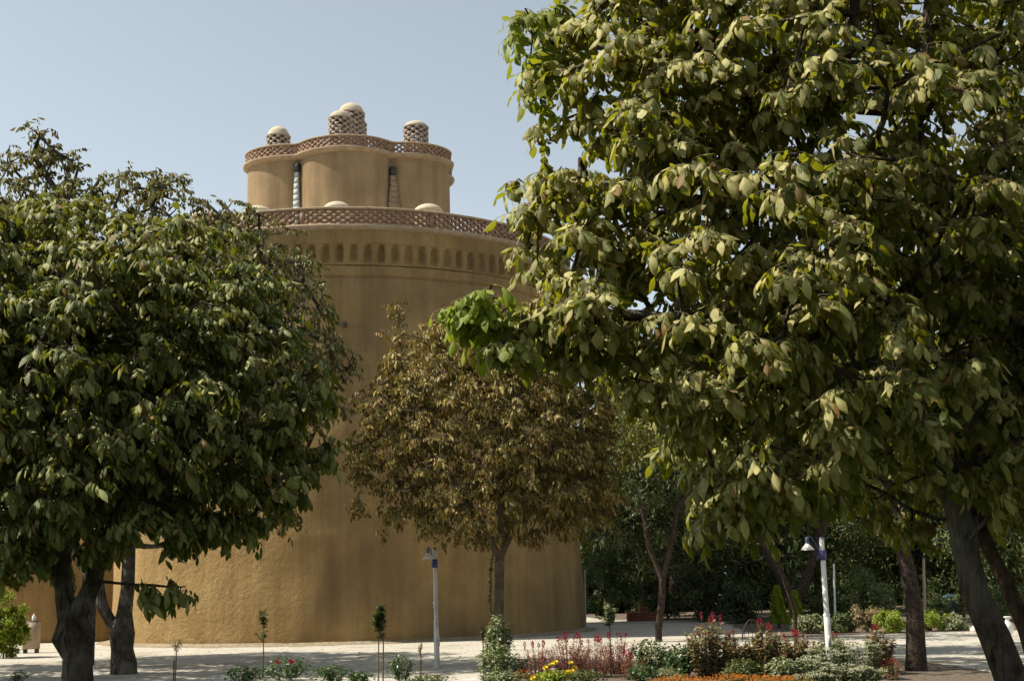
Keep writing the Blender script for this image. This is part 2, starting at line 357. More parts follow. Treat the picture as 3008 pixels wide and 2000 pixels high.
# ------------------------------------------------------------------ tree growth (branches grow toward points spread through the crown)
def colonise(nodes, par, att, step, kill, maxit=160, infl=None):
    nodes = [np.array(p, float) for p in nodes]; par = list(par)
    NA = len(att); alive = np.ones(NA, bool)
    best = np.full(NA, 1e9); bi = np.zeros(NA, int)
    new = list(range(len(nodes))); kids = {}
    for i, p in enumerate(par): kids.setdefault(p, []).append(i)
    for it in range(maxit):
        for k in new:
            d = np.linalg.norm(att-nodes[k], axis=1); mk = d < best; best[mk] = d[mk]; bi[mk] = k
        alive &= best > kill
        if not alive.any(): break
        idx = np.where(alive)[0]; new = []
        for k in np.unique(bi[idx]):
            mine = idx[bi[idx] == k]
            v = unit(att[mine]-nodes[k]).sum(0) + rng.normal(0, .12, 3)*len(mine)**.5
            v = v/(np.linalg.norm(v)+1e-9)
            p = nodes[k] + v*step
            ch = kids.get(int(k), [])
            if any(np.linalg.norm(nodes[c]-p) < step*.35 for c in ch):
                m0 = mine[np.argmin(best[mine])]; p = nodes[k] + unit(att[m0]-nodes[k])*min(step, best[m0])
                if any(np.linalg.norm(nodes[c]-p) < step*.1 for c in ch): alive[mine] = False; continue
            nodes.append(p); par.append(int(k)); new.append(len(nodes)-1); kids.setdefault(int(k), []).append(len(nodes)-1)
        if not new: break
    return np.array(nodes), par, bi

def skeleton_mesh(nodes, par, r0, exp=.42, n=6, minr=.004, fixed=None, rough=.0):
    K = len(nodes); ch = [[] for _ in range(K)]
    for i, p in enumerate(par):
        if p >= 0: ch[p].append(i)
    cnt = np.ones(K)
    for i in range(K-1, -1, -1):
        if ch[i]: cnt[i] = sum(cnt[c] for c in ch[i])
    rad = np.maximum(r0*(cnt/cnt[0])**exp, minr)
    if fixed is not None:
        for i, r in fixed.items(): rad[i] = r
    mb = MB(); done = set(); stack = [0]
    while stack:
        s = stack.pop(); chain = [s]; cur = s
        while ch[cur]:
            o = sorted(ch[cur], key=lambda c: -cnt[c]); nx = o[0]
            for c in o[1:]: stack.append(c)
            chain.append(nx); cur = nx
        rr = list(rad[chain])
        pts = [nodes[c] for c in chain]
        if par[s] >= 0: pts = [nodes[par[s]]] + pts; rr = [min(rad[par[s]], rr[0]*1.25)] + rr
        if len(pts) < 2: continue
        big = rr[0] > .04
        tube(mb, pts, rr, n=12 if big else n if rr[0] > .012 else 4, cap=False, rough=rough if big else 0)
    return mb, rad

def ell(px, py, Y, rx, ry, ry_depth=None, wt=None):
    s = np.linalg.norm(at(px, py, Y)-[0, 0, EYE])/F
    d = rx*s if ry_depth is None else ry_depth
    return (at(px, py, Y), np.array([rx*s, d, ry*s]), wt if wt else (rx*s*ry*s*d)**(2/3))
def sample(ells, n, shell=.35, mind=0, zmin=.6):
    wts = np.array([e[2] for e in ells]); wts /= wts.sum(); out = []
    while len(out) < n:
        e = ells[rng.choice(len(ells), p=wts)]
        v = unit(rng.normal(0, 1, 3)); p = e[0] + e[1]*v*rng.random()**shell
        if p[2] < zmin: continue
        if mind and out and np.min(np.linalg.norm(np.array(out[-600:])-p, axis=1)) < mind:
            if rng.random() < .8: continue
        out.append(p)
    return np.array(out)

def walnut(name, label, trunk, ells, natt, nleaf, L, ll, lw, lm, bark, r0, step=.3, seg=4, side=1, pairs=3, young=None, fixedr=None,
           shell=.33, droop=.9, forks=None, group=None, twign=5, limbmesh=True, centre=None, hang=.75, extra=None, up=.25, minr=.004):
    base = np.array(trunk[0])
    root = empty(name, base, label, 'tree', group)
    att = sample(ells, natt, shell, mind=step*.55)
    nodes = [np.array(p) for p in trunk]; par = [-1]+list(range(len(trunk)-1)); 
    fx = dict(enumerate(fixedr)) if fixedr is not None else {}
    for fk in (forks or []):
        last = fk[0]; ra_, rb_ = (fk[2], fk[3]) if len(fk) > 2 else (None, None)
        for i, p in enumerate(fk[1]):
            nodes.append(np.array(p)); par.append(last); last = len(nodes)-1
            if ra_: fx[last] = ra_ + (rb_-ra_)*i/max(1, len(fk[1])-1)
    nf = len(nodes)
    nodes, par, bi = colonise(nodes, par, att, step, step*1.1)
    # last twig from the nearest branch to each point of the crown
    C = centre if centre is not None else np.average([e[0] for e in ells], axis=0, weights=[e[2] for e in ells])
    near = np.zeros(natt, int)
    for a in range(natt):
        near[a] = np.argmin(np.linalg.norm(nodes[nf//2:]-att[a], axis=1)) + nf//2
    nodes = list(nodes); tips = []
    for a in range(natt):
        p0 = nodes[near[a]]; mid = (p0+att[a])/2 + rng.normal(0, .03, 3)
        nodes.append(mid); par.append(int(near[a])); nodes.append(att[a]); par.append(len(nodes)-2); tips.append(len(nodes)-1)
    nodes = np.array(nodes)
    mb, rad = skeleton_mesh(nodes, par, r0, fixed=fx, rough=.10, minr=minr)
    mb.v = [v - base for v in mb.v]
    mb.build('trunk', bark, root, smooth=True)
    # shoots
    o = unit((att-C)*np.array([1, 1, .6]) + 0)
    P = []; D = []
    for k in range(nleaf):
        az = 2*pi*(k/nleaf) + rng.random(natt)*1.2
        rad_v = np.stack([np.cos(az), np.sin(az), np.zeros(natt)], 1)
        D.append(unit(o*.55 + rad_v*.9 + np.array([0, 0, up]) + rng.normal(0, .2, (natt, 3))))
        back = nodes[near]-att; bl = np.linalg.norm(back, axis=1, keepdims=True)
        P.append(att + back/(bl+1e-6)*np.minimum(bl, L*1.2)*(k/nleaf)*.9)
    P = np.concatenate(P); D = np.concatenate(D); n = len(P)
    yg = np.zeros(n)
    for (c, r) in (young or []):
        dd = np.linalg.norm((P-c), axis=1)/r; yg = np.maximum(yg, np.clip(1.6-dd*1.2+rng.normal(0, .15, n), 0, 1))
    Ls = L*rng.uniform(.6, 1.15, n)
    parts, path = compound(P, D, Ls, ll*rng.uniform(.75, 1.2, n), lw*rng.uniform(.8, 1.2, n), pairs=pairs, droop=droop, seg=seg, young=yg, side=side, hang=hang)
    allp = [parts] + ([extra] if extra else [])
    leaf_object('crown', allp, lm, root, loc=base)
    if seg >= 4:
        tb = MB()
        w_ = .0022; K = path.shape[1]; S = unit(np.cross(path[:, -1]-path[:, 0], [0, 0, 1.0]))[:, None]*w_; Uv = np.array([0, 0, w_])
        V = np.stack([path-S, path+Uv, path+S], 2).reshape(-1, 3) - base
        idx = np.arange(n)[:, None]*K*3
        q = []
        for i in range(K-1):
            for (a, b) in ((0, 1), (1, 2)):
                q.append(np.stack([idx+i*3+a, idx+i*3+b, idx+(i+1)*3+b, idx+(i+1)*3+a], -1).reshape(-1, 4))
        tb.addq(V, np.concatenate(q)); tb.build('leaf_stalks', MAT['stem'], root)
    return root

def simple_tree(name, label, base, ells, n, ll, lw, lm, bark, r0, trunk=None, group=None, cat='tree', seg=2, shell=.3, natt=60, forks=None, step=.8, clump=.5, per=None, partname='crown', young=None):
    """far tree: limbs, then single leaves in clumps at the branch ends"""
    base = np.array(base, float); root = empty(name, base, label, cat, group)
    att = sample(ells, natt, shell, zmin=.04)
    tr = trunk if trunk is not None else [base, base*.5+np.array(ells[0][0])*.5*[1, 1, 1]]
    nodes = [np.array(p) for p in tr]; par = [-1]+list(range(len(tr)-1))
    for fk in (forks or []):
        last = fk[0]
        for p in fk[1]: nodes.append(np.array(p)); par.append(last); last = len(nodes)-1
    nodes, par, bi = colonise(nodes, par, att, step, step*.9, maxit=60)
    mb, rad = skeleton_mesh(nodes, par, r0, rough=.06, minr=.01 if r0 > .05 else .003)
    mb.v = [v-base for v in mb.v]; mb.build('trunk' if cat == 'tree' else 'stems', bark, root, smooth=True)
    k = rng.integers(0, natt, n); cr_ = clump*rng.uniform(.4, 1.3, natt)
    P = att[k] + unit(rng.normal(0, 1, (n, 3)))*(cr_[k]*rng.random(n)**.45)[:, None]
    P = P[P[:, 2] > .03]; n = len(P)
    C = np.average([e[0] for e in ells], axis=0, weights=[e[2] for e in ells])
    o = unit(P-C); A = unit(o*.5 + rng.normal(0, .6, (n, 3)) + [0, 0, -.25]); Nn = unit(SUNV*.7 + o*.6 + rng.normal(0, .4, (n, 3)))
    yg = np.zeros(n)
    for (c, r) in (young or []): yg = np.maximum(yg, np.clip(1.5-np.linalg.norm(P-c, axis=1)/r, 0, 1))
    b = leaflets(P, A, Nn, ll*rng.uniform(.6, 1.3, n), lw*rng.uniform(.7, 1.3, n), rng.uniform(0, .8, n), rng.uniform(0, .5, n), seg, side=0, young=yg)
    leaf_object(partname, [b], lm, root, loc=base)
    return root

# ------------------------------------------------------------------ ground
g = MB(); nx = 60
xs = np.concatenate([np.linspace(-400, -30, 8), np.linspace(-28, 34, 40), np.linspace(40, 400, 8)]); ys = np.concatenate([[-60, -10, 5], np.linspace(10, 70, 40), [90, 140, 220, 400, 800]])
GX, GY = np.meshgrid(xs, ys); GZ = 0*GX
V = np.stack([GX, GY, GZ], -1).reshape(-1, 3); a, b = GX.shape
i = np.arange(a-1)[:, None]*b; j = np.arange(b-1)[None]
g.addq(V, np.stack([i+j, i+j+1, i+b+j+1, i+b+j], -1).reshape(-1, 4))
tag(g.build('gravel_ground', MAT['gravel']), kind='structure')
def sheet(name, poly, mat, z=.004, jag=.06):
    mb = MB(); pts = []
    for k in range(len(poly)):
        p, q = np.array(poly[k]), np.array(poly[(k+1) % len(poly)])
        L = np.linalg.norm(q-p); n = max(2, int(L/.35))
        for t in range(n): pts.append(p+(q-p)*t/n + rng.normal(0, jag, 2)*min(1, L/2))
    mb.add([(x, y, z) for x, y in pts], [tuple(range(len(pts)))])
    return tag(mb.build(name, mat), kind='structure')
sheet('flower_bed_soil', [(-.9, 19), (-.9, 23.6), (1.0, 26.5), (3.6, 28.6), (8, 27.6), (7.9, 19.0)], MAT['soil'])
sheet('added_lawn', [(-40, -40), (40, -40), (40, 18.2), (-40, 18.2)], MAT['added_lawn'])  # unseen dark ground added to cut light bounced up from the gravel
sheet('rose_bed_soil', [(-6.4, 19), (-6.2, 23.9), (-3.2, 24.4), (-1.2, 22.6), (-1.2, 19)], MAT['soil'])
sheet('far_bed_soil', [(7.4, 38.6), (9.5, 39.4), (20, 40), (60, 45), (60, 120), (-3, 120), (4, 62), (8.5, 56), (7.6, 48)], MAT['soil'], jag=.15)
sheet('left_bed_soil', [(-30, 37), (-15.6, 37), (-15.9, 44), (-30, 46)], MAT['soil'], jag=.12)

# ------------------------------------------------------------------ the pigeon tower
TX, TY, TR = -6.15, 50.0, 8.55
TB = TR; TR = TR-.32
def hz(y, Y=TY-TR): return float(at(1030, y, Y)[2])
tower = empty('pigeon_tower', (TX, TY, 0), 'huge round mud plastered pigeon tower with brick lattice parapets and a lobed upper drum', 'tower')
z1, z2, z3 = hz(1585), hz(1250), hz(806)
zb0, zb1 = hz(777), hz(716)            # band of niches
zc, zp = hz(668), hz(610)              # cornice, parapet top
def nz(th): return .02*np.sin(th*9+1)+.015*np.sin(th*23)+.012*np.sin(th*41+2)
mb = MB(); prof = []
for z in np.linspace(-.15, z1, 12): prof.append((TB+(TR-TB)*z/z3, z))
tp = lambda z: TB+(TR-TB)*z/z3
prof += [(tp(z1)-.0, z1+.02), (tp(z1)-.012, z1+.25)]
for z in np.linspace(z1+.4, z2, 9): prof.append((tp(z)-.015, z))
prof += [(tp(z2)-.03, z2+.16)]
for z in np.linspace(z2+.4, z3-.08, 9): prof.append((tp(z)-.035, z))
prof += [(TR-.07, z3-.04), (TR+.01, z3), (TR+.03, z3+.05), (TR+.015, z3+.12), (TR+.02, zb0-.02)]
lathe(mb, prof, 320)
v_ = mb.v[0]; th_ = np.arctan2(v_[:, 1], v_[:, 0]); z_ = v_[:, 2]     # hand-laid mud: slow swells, no straight ripples
dr_ = .030*np.sin(th_*7+np.sin(z_*.7)*1.3) + .018*np.sin(th_*15+z_*1.1+1) + .010*np.sin(th_*29-z_*1.9) + .012*np.sin(z_*2.3+th_*4)
v_[:, :2] *= (1+dr_/np.hypot(v_[:, 0], v_[:, 1]))[:, None]
mb.build('drum_wall', MAT['plaster'], tower, smooth=True)
mb = MB(); lathe(mb, [(TB+.0, .10), (TB+.16, .05), (TB+.42, .006)], 300, rfun=lambda a, r: r + (.10*np.sin(a*31)+.08*np.sin(a*57+1)+.06*np.sin(a*113))*(r-TB+.02)*1.6)
mb.build('wall_foot_dirt', MAT['footdirt'], tower, smooth=True)
# band of scalloped niches
mb = MB(); NC = 116; cu_n = 10; rows = 10
na = NC*cu_n; th = np.arange(na)/na*2*pi; V = []
for k in range(rows+1):
    t = k/rows; z = zb0 + (zb1-zb0)*t
    u = ((np.arange(na) % cu_n)+.5)/cu_n*2-1
    halfw = .56 if t < .75 else .56*math.sqrt(max(0, 1-((t-.75)/.25)**2))
    inside = np.clip((halfw+.04-np.abs(u))/.26, 0, 1) if .12 < t < .98 else np.zeros(na)
    dep = .03 + .16*min(1, (t-.1)/.35) if t > .1 else 0
    bulge = .07*np.sin(pi*min(t*1.4, 1))*(np.abs(u) > halfw)
    r = TR+.02 + .10*t + bulge - inside*dep*(.9+.15*np.sin(th*37))
    V.append(np.stack([np.cos(th)*r, np.sin(th)*r, np.full(na, z)], 1))
V = np.concatenate(V); i = np.arange(rows)[:, None]*na; j = np.arange(na)[None]; j2 = (j+1) % na
mb.addq(V, np.stack([i+j, i+j2, i+na+j2, i+na+j], -1).reshape(-1, 4))
mb.build('niche_band', MAT['plaster'], tower, smooth=False)
mb = MB()
lathe(mb, [(TR+.12, zb1), (TR+.15, zb1+.06), (TR+.16, zc-.10)], 200, rfun=lambda a, r: r+nz(a)*.6)
mb.build('frieze_wall', MAT['plaster'], tower, smooth=True)
mb = MB()
lathe(mb, [(TR+.15, zc-.11), (TR+.24, zc-.07), (TR+.30, zc-.02), (TR+.30, zc+.04), (TR+.24, zc+.08), (TR-.12, zc+.085)], 240, rfun=lambda a, r: r+nz(a)*.8)
mb.build('cornice', MAT['cornice'], tower, smooth=False)
# roof behind the parapet
mb = MB(); lathe(mb, [(TR+.0, zc+.08), (0.01, zc+.25)], 64); mb.build('roof', MAT['cap'], tower, smooth=True)

def brick_ring(mb, path, z0, z1, rows, pitch, blen, thick, seed, drop=.0, piers=(), pierw=.28, inset=0.0):
    """checkerboard of bricks with open gaps along a closed outline; path: (n,2) points"""
    rg = np.random.default_rng(seed)
    P = np.vstack([path, path[:1]]); sg = np.linalg.norm(np.diff(P, axis=0), axis=1); s = np.concatenate([[0], np.cumsum(sg)]); T = s[-1]
    n = int(T/pitch); pt = T/n; rh = (z1-z0)/rows
    def loc(q):
        q = q % T; x = np.interp(q, s, P[:, 0]); y = np.interp(q, s, P[:, 1])
        x2 = np.interp((q+.05) % T, s, P[:, 0]); y2 = np.interp((q+.05) % T, s, P[:, 1]); return x, y, math.atan2(y2-y, x2-x)
    for k in range(rows):
        for i in range(n):
            q = (i+(.5 if k % 2 else 0))*pt + rg.normal(0, .008)
            x, y, a = loc(q)
            box(mb, x+rg.normal(0, .004), y+rg.normal(0, .004), z0+rh*(k+.5), blen*rg.uniform(.93, 1.04), thick, rh*rg.uniform(.90, .97), a+rg.normal(0, .03))
    # thin mortar courses tie the rows together
    for q in piers:
        x, y, a = loc(q % T); box(mb, x, y, (z0+z1)/2, pierw, thick*1.12, z1-z0, a)
ca = np.linspace(0, 2*pi, 400, endpoint=False)
circ = lambda r: np.stack([np.cos(ca)*r, np.sin(ca)*r], 1)
mb = MB(); rp = TR+.10
ang = lambda px: math.atan2(-math.sqrt(max(rp**2-(((px-1030)/F*43.5))**2, 0)), (px-1030)/F*43.5) % (2*pi)
brick_ring(mb, circ(rp), zc+.085, zp-.09, 5, .30, .178, .15, 3, piers=[ang(980)*rp, ang(1350)*rp, ang(620)*rp, 1.0, 6, 12, 18, 24, 30], pierw=.14)
mb.build('brick_parapet', MAT['brick'], tower)
mb = MB(); lathe(mb, [(rp-.11, zp-.09), (rp+.13, zp-.088), (rp+.14, zp-.03), (rp+.08, zp), (rp-.09, zp), (rp-.115, zp-.08)], 240, rfun=lambda a, r: r+nz(a)*.7)
mb.build('parapet_coping', MAT['cornice'], tower, smooth=False)

# upper drum: four merged lobes
LB, LA = 2.42, 1.75
def lobes(a, d, soft=.0):
    out = []
    for k in range(6):
        ph = a - (k*pi/3 - pi/2 + R_(1.5)); s_ = LB*np.sin(ph); rr = (LA+d)**2 - s_**2
        v = np.where((rr > 0) & (np.cos(ph) > 0), LB*np.cos(ph) + np.sqrt(np.maximum(rr, 0)), .5); out.append(v)
    out = np.array(out)
    if soft <= 0: return out.max(0)
    return soft*np.log(np.exp(out/soft).sum(0))
YS = .8
ub = hz(620, TY-4); uc = float(at(1010, 438, TY-YS*(LB+LA)-.1)[2]); ut = float(at(1010, 396, TY-YS*(LB+LA))[2])
mb = MB(); prof = [(0, z) for z in list(np.linspace(zc, uc, 10))]
lathe(mb, prof, 480, rfun=lambda a, r: lobes(a, 0)+.4*nz(a*1.0)); mb.build('upper_drum_wall', MAT['plaster2'], tower, smooth=False, ys=YS)
mb = MB()
lathe(mb, [(-.02, uc-.06), (.10, uc-.03), (.22, uc+.05), (.24, uc+.12), (.17, uc+.15), (-.35, uc+.155)], 480, rfun=lambda a, r: lobes(a, r, .16)+.4*nz(a*1.3)-.03)
mb.build('upper_cornice', MAT['cornice'], tower, ys=YS)
mb = MB(); lathe(mb, [(-.1, uc+.15), (-1.6, uc+.25)], 240, rfun=lambda a, r: np.maximum(lobes(a, r if r > -1 else -.1, .16), .1) if r > -1 else a*0+.05)
mb.build('upper_roof', MAT['cap'], tower, smooth=True, ys=YS)
pa = np.linspace(0, 2*pi, 720, endpoint=False); pr_ = lobes(pa, .06, .16)-.03
pth = np.stack([np.cos(pa)*pr_, np.sin(pa)*pr_], 1)
mb = MB(); Lq = np.linalg.norm(np.diff(np.vstack([pth, pth[:1]]), axis=0), axis=1).sum()
brick_ring(mb, pth, uc+.155, ut-.07, 4, .27, .165, .13, 5, piers=[(k/6)*Lq for k in range(6)], pierw=.3)
mb.build('upper_brick_parapet', MAT['brick'], tower, ys=YS)
mb = MB(); lathe(mb, [(-.04, ut-.07), (.15, ut-.068), (.16, ut-.02), (.1, ut+.01), (-.02, ut+.01), (-.045, ut-.06)], 480, rfun=lambda a, r: lobes(a, r, .16)-.03)
mb.build('upper_coping', MAT['cornice'], tower, ys=YS)
# filled gaps between the lobes
for k, (sgn, mt) in enumerate(((-1, 'niche'), (1, 'screen'))):
    a0 = -pi/2 + sgn*pi/6 + R_(1.5); r = float(lobes(np.array([a0]), 0)[0]) + .22
    mb = MB(); hh = uc-zc-.75 if sgn < 0 else uc-zc-.95
    wb, wt = (.42, .16) if sgn < 0 else (.95, .22)
    t_ = np.array([-sin(a0), cos(a0), 0]); n_ = np.array([cos(a0), sin(a0), 0]); rowsn = 16
    for q in range(rowsn):
        f0 = q/rowsn; wq = wb + (wt-wb)*min(1, f0*1.1); off = (.12 if sgn > 0 else .0)*(1-f0)
        c = n_*(r+off) ; z = zc+.2+hh*(f0+.5/rowsn)
        box(mb, c[0], c[1], z, wq, .12 if sgn < 0 else (.12 if q % 2 else .15), hh/rowsn*.999, a0+pi/2)
    mb.build('recess_panel' if sgn < 0 else 'recess_screen', MAT[mt], tower, ys=YS)
    mb = MB(); c = n_*(r-.02); box(mb, c[0], c[1], zc+.2+hh+.18, .17, .22, .30, a0+pi/2)
    mb.build('vent_shade', MAT['darkmetal'], tower, ys=YS)  # solid dark block; its colour stands in for the shade inside a vent
# turrets with brick lattice walls and plaster caps
def turret(cx, cy, r, zbase, ztop, seed, cap):
    mb = MB(); rows = max(5, int((ztop-zbase)/.105)); c = circ(r)+[cx, cy]
    brick_ring(mb, c, zbase, ztop, rows, 2*pi*r/10, 2*pi*r/10*.62, .10, seed)
    lathe(mb, [(r-.05, ztop-.02), (r+.07, ztop-.0), (r+.07, ztop+.05), (r-.02, ztop+.06)], 28, c=(cx, cy))
    o = mb.build('lattice_turret', MAT['brick_pale'], tower)
    d = MB(); pr = [(r*1.04*cos(t), ztop+.05+cap*sin(t)) for t in np.linspace(0, pi/2*.98, 8)]
    lathe(d, pr, 28, c=(cx, cy), cap_top=True); d.build('dome_cap', MAT['cap'], o, smooth=True)
def tur(px, pyb, pyt, wpx, Y, cap, seed):
    s = (Y*cos(PITCH)+16*sin(PITCH))/F; b = at(px, pyb, Y); t = at(px, pyt, Y)
    turret(b[0]-TX, Y-TY, wpx*s/2-.03, uc+.15, t[2]-cap-.05, seed, cap)
tur(818, 425, 373, 66, TY-.9, .40, 11); tur(1000, 393, 327, 66, TY-YS*LB+.15, .30, 12); tur(1222, 418, 358, 70, TY-.9, .24, 13)
tur(1032, 400, 305, 76, TY+.3, .42, 14); tur(1046, 400, 345, 60, TY+YS*LB, .3, 15)
# low domes on the lower roof
for k, (px, pyt, wpx, Y) in enumerate(((757, 606, 84, 44.6), (990, 594, 78, 43.6), (1258, 601, 82, 44.2), (600, 618, 76, 47), (700, 625, 76, 54))):
    t = at(px, pyt, Y); s = 46/F; r = wpx*s/2
    d = MB(); zz = t[2]; lathe(d, [(r*1.0, zc+.05), (r*1.0, zz-.30)] + [(r*(1.05*cos(q)), zz-.30+.30*sin(q)) for q in np.linspace(0, pi/2*.98, 8)], 32, c=(t[0]-TX, Y-TY), cap_top=True)
    d.build('low_dome', MAT['cap'], tower, smooth=True)
# rainwater spout and a solid dark block whose colour gives the shade of a small hole
p = at(1560, 748, 44.6); mb = MB(); tube(mb, [(p[0]-TX-.9, p[1]-TY+.2, p[2]-.02), (p[0]-TX+.5, p[1]-TY-.25, p[2]+.02)], .045, 8); box(mb, p[0]-TX-.4, p[1]-TY+.12, p[2]-.15, .9, .1, .1, -.3)
mb.build('water_spout', MAT['pipe'], tower)
p = at(1012, 953, TY-TR-.03); mb = MB(); box(mb, p[0]-TX, p[1]-TY, p[2], .13, .10, .14, 0); mb.build('wall_hole_shade', MAT['darkmetal'], tower)

# mud wall behind the left trees
mb = MB(); wl = at(-700, 1890, 47); box(mb, 0, 0, 1.9, 24, .5, 3.9); box(mb, 0, 0, 3.92, 24.1, .62, .16)
o = mb.build('garden_wall', MAT['plaster'], loc=(-25.4, 49.6, 0)); tag(o, 'shaded brown mud wall at the left edge, behind the green shrub', 'wall')

# ------------------------------------------------------------------ lamps
def lamp(name, label, base, top, rz, tilt, joint, conduit):
    root = empty(name, base, label, 'garden lamp', 'white garden lamps', rz)
    H = top[2]-base[2]; lean = np.array([top[0]-base[0], top[1]-base[1]])
    c, s = cos(-rz), sin(-rz); lean = np.array([lean[0]*c-lean[1]*s, lean[0]*s+lean[1]*c])
    ax = lambda h: np.array([lean[0]*h/H, lean[1]*h/H, h])
    mb = MB(); zs = [-.02, .3, joint, joint+.01, H]; tube(mb, [ax(z) for z in zs], [.058, .057, .055, .046, .043], 16)
    tube(mb, [ax(joint-.03), ax(joint+.0), ax(joint+.02)], [.056, .064, .05], 16)
    mb.build('pole', MAT['greywhite'] if conduit else MAT['white'], root, smooth=True)
    mb = MB(); tube(mb, [(0, 0, -.02), (0, 0, .015)], .11, 16); tube(mb, [(0, 0, .015), (0, 0, .06)], [.075, .06], 16); mb.build('base_plate', MAT['greywhite'], root)
    mb = MB(); box(mb, 0, -.056, .55, .045, .012, .20); mb.build('access_door', MAT['greywhite'], root)
    if conduit:
        mb = MB(); tube(mb, [ax(z)+[-.055, 0, 0] for z in (.2, 1.2, H-.3)], .011, 6); box(mb, -.09, 0, H*.55, .09, .03, .015); box(mb, -.075, 0, H*.55-.06, .03, .03, .10)
        mb.build('conduit', MAT['white'], root, smooth=False)
    mb = MB(); hA = H-.30; tube(mb, [ax(hA-.09), ax(hA-.08), ax(hA+.08), ax(hA+.09)], [.048, .062, .062, .048], 14)
    mb.build('bracket', MAT['blue'], root, smooth=False)
    mb = MB(); box(mb, *(ax(hA)+[-.075, 0, -.03]), .05, .05, .10); mb.build('switch_box', MAT['blue'], root)
    mb = MB(); tube(mb, [ax(H-.02), ax(H+.03)], [.048, .03], 12); mb.build('pole_cap', MAT['blue'], root)
    mb = MB(); e = ax(hA)+np.array([-.27, 0, .30]); tube(mb, [ax(hA+.05)+[-.04, 0, 0], ax(hA+.16)+[-.10, 0, 0], ax(hA+.32)+[-.18, 0, 0], e+[0.03, 0, .04], e], .011, 8)
    mb.build('arm', MAT['blue'], root, smooth=True)
    hd = MB(); lathe(hd, [(.03, 0.0), (.034, -.07), (.036, -.10)], 18, c=(0, 0), cap_top=False); lathe(hd, [(.02, .02), (.03, 0)], 18)
    h = hd.build('lamp_socket', MAT['blue'], root, smooth=True, loc=e)
    sh = MB(); lathe(sh, [(.036, -.09), (.05, -.115), (.085, -.155), (.118, -.20), (.121, -.205), (.113, -.204), (.08, -.16), (.045, -.12)], 24); 
    sh.build('lamp_shade', MAT['white'], root, smooth=True, loc=e)
    bl = MB(); lathe(bl, [(.005, -.21), (.03, -.195), (.036, -.17), (.02, -.13), (.015, -.11)], 14); bl.build('bulb', MAT['bulb'], root, smooth=True, loc=e)
    return root
lamp('garden_lamp', 'weathered white lamp post standing before the tower wall, left of the brownish tree trunk', (*at(1284, 1953, 28.2)[:2], 0), at(1277, 1612, 28.2), R_(62), 0, .95, True)
lamp('garden_lamp', 'bright white lamp post rising from the flower bed at right', (*at(2440, 1975, 24.0)[:2], 0), at(2413, 1580, 24.0), R_(8), 0, 1.0, False)
# ------------------------------------------------------------------ the walnut trees
V3 = lambda *a: np.array(a, float)
# large tree at right, nearest the camera
tb = at(2985, 2000, 8.6); b0 = V3(tb[0]+.35, 8.6, 0)
tr = [b0, V3(tb[0]+.12, 8.6, .55), at(2975, 2010, 8.6), at(2922, 1870, 8.6), at(2865, 1740, 8.6), at(2835, 1600, 8.65), at(2800, 1430, 8.75), at(2740, 1200, 8.8), at(2660, 1060, 8.6), at(2560, 900, 8.4), at(2480, 760, 8.3), at(2400, 560, 8.3), at(2330, 380, 8.3)]
rr = [.14, .12, .10, .092, .088, .082, .078, .07, .055, .04, .03, .022, .016]
dE = [ell(2450, 420, 8.4, 620, 560, 1.9), ell(2700, 950, 9.4, 640, 480, 1.9), ell(2100, 760, 7.8, 460, 480, 1.5), ell(2350, 1130, 7.8, 500, 330, 1.3), ell(1900, 420, 8.3, 330, 520, 1.1),
      ell(2050, 100, 8.6, 480, 400, 1.5), ell(2850, 1300, 9.0, 430, 260, 1.4), ell(1680, 640, 7.9, 200, 190, .7), ell(2600, -350, 8.8, 800, 600, 2.0), ell(3200, 500, 10, 600, 900, 2.2),
      ell(2250, 1400, 7.6, 260, 130, .8), ell(1790, 960, 7.6, 190, 150, .5), ell(2120, 1500, 7.7, 110, 60, .4), ell(1620, 140, 8.4, 110, 190, .5), ell(1545, 600, 8.0, 80, 170, .4), ell(3300, 1200, 9.2, 450, 350, 1.6),
      ell(1400, 900, 7.6, 80, 85, .28, .12), ell(1490, 1000, 7.6, 60, 60, .3, .06), ell(1640, 960, 7.6, 140, 130, .5, .4), ell(1480, 900, 7.6, 60, 60, .2, .05)]
walnut('walnut_tree', 'large near walnut tree filling the right side, dusty pale leaves with brown rims', tr, dE, 2300, 7, .19, .094, .045, LM['near'], MAT['bark'], .16, step=.22, seg=4,
       fixedr=rr, shell=.42, hang=.6, young=[(at(1600, 160, 8.4), .30), (at(1530, 330, 8.2), .22), (at(2980, 60, 8.4), .4), (at(1600, 350, 8), .2), (at(1400, 900, 7.6), .33)], forks=[
       (5, [at(2850, 1520, 8.9), at(2900, 1380, 9.1), at(3010, 1150, 9.3), at(3050, 800, 9.4)], .06, .035), (6, [at(2600, 1200, 8.3), at(2450, 1080, 8.1), at(2350, 1010, 8.0)], .05, .025),
       (8, [at(2700, 850, 8.8), at(2720, 600, 9.0), at(2700, 300, 9.0)], .04, .02)])
# the hanging bright green branch belongs to a lower limb of its own stem, reaching in from the crown
# second stem at the right edge
tb = at(3060, 2000, 9.4)
tr = [V3(tb[0]+.15, 9.4, 0), at(3060, 2000, 9.4), at(3015, 1850, 9.4), at(2960, 1720, 9.4), at(2900, 1600, 9.5), at(2850, 1480, 9.6), at(2800, 1350, 9.8)]
walnut('walnut_tree', 'slimmer leaning walnut stem at the right frame edge beside the large trunk', tr, [ell(2900, 900, 10.6, 500, 500, 1.3), ell(3050, 1250, 10.2, 330, 260, .9)], 260, 4, .22, .125, .06, LM['near'], MAT['bark_brown'], .09, step=.25, seg=4,
       fixedr=[.07, .062, .056, .052, .05, .045, .035], shell=.4)
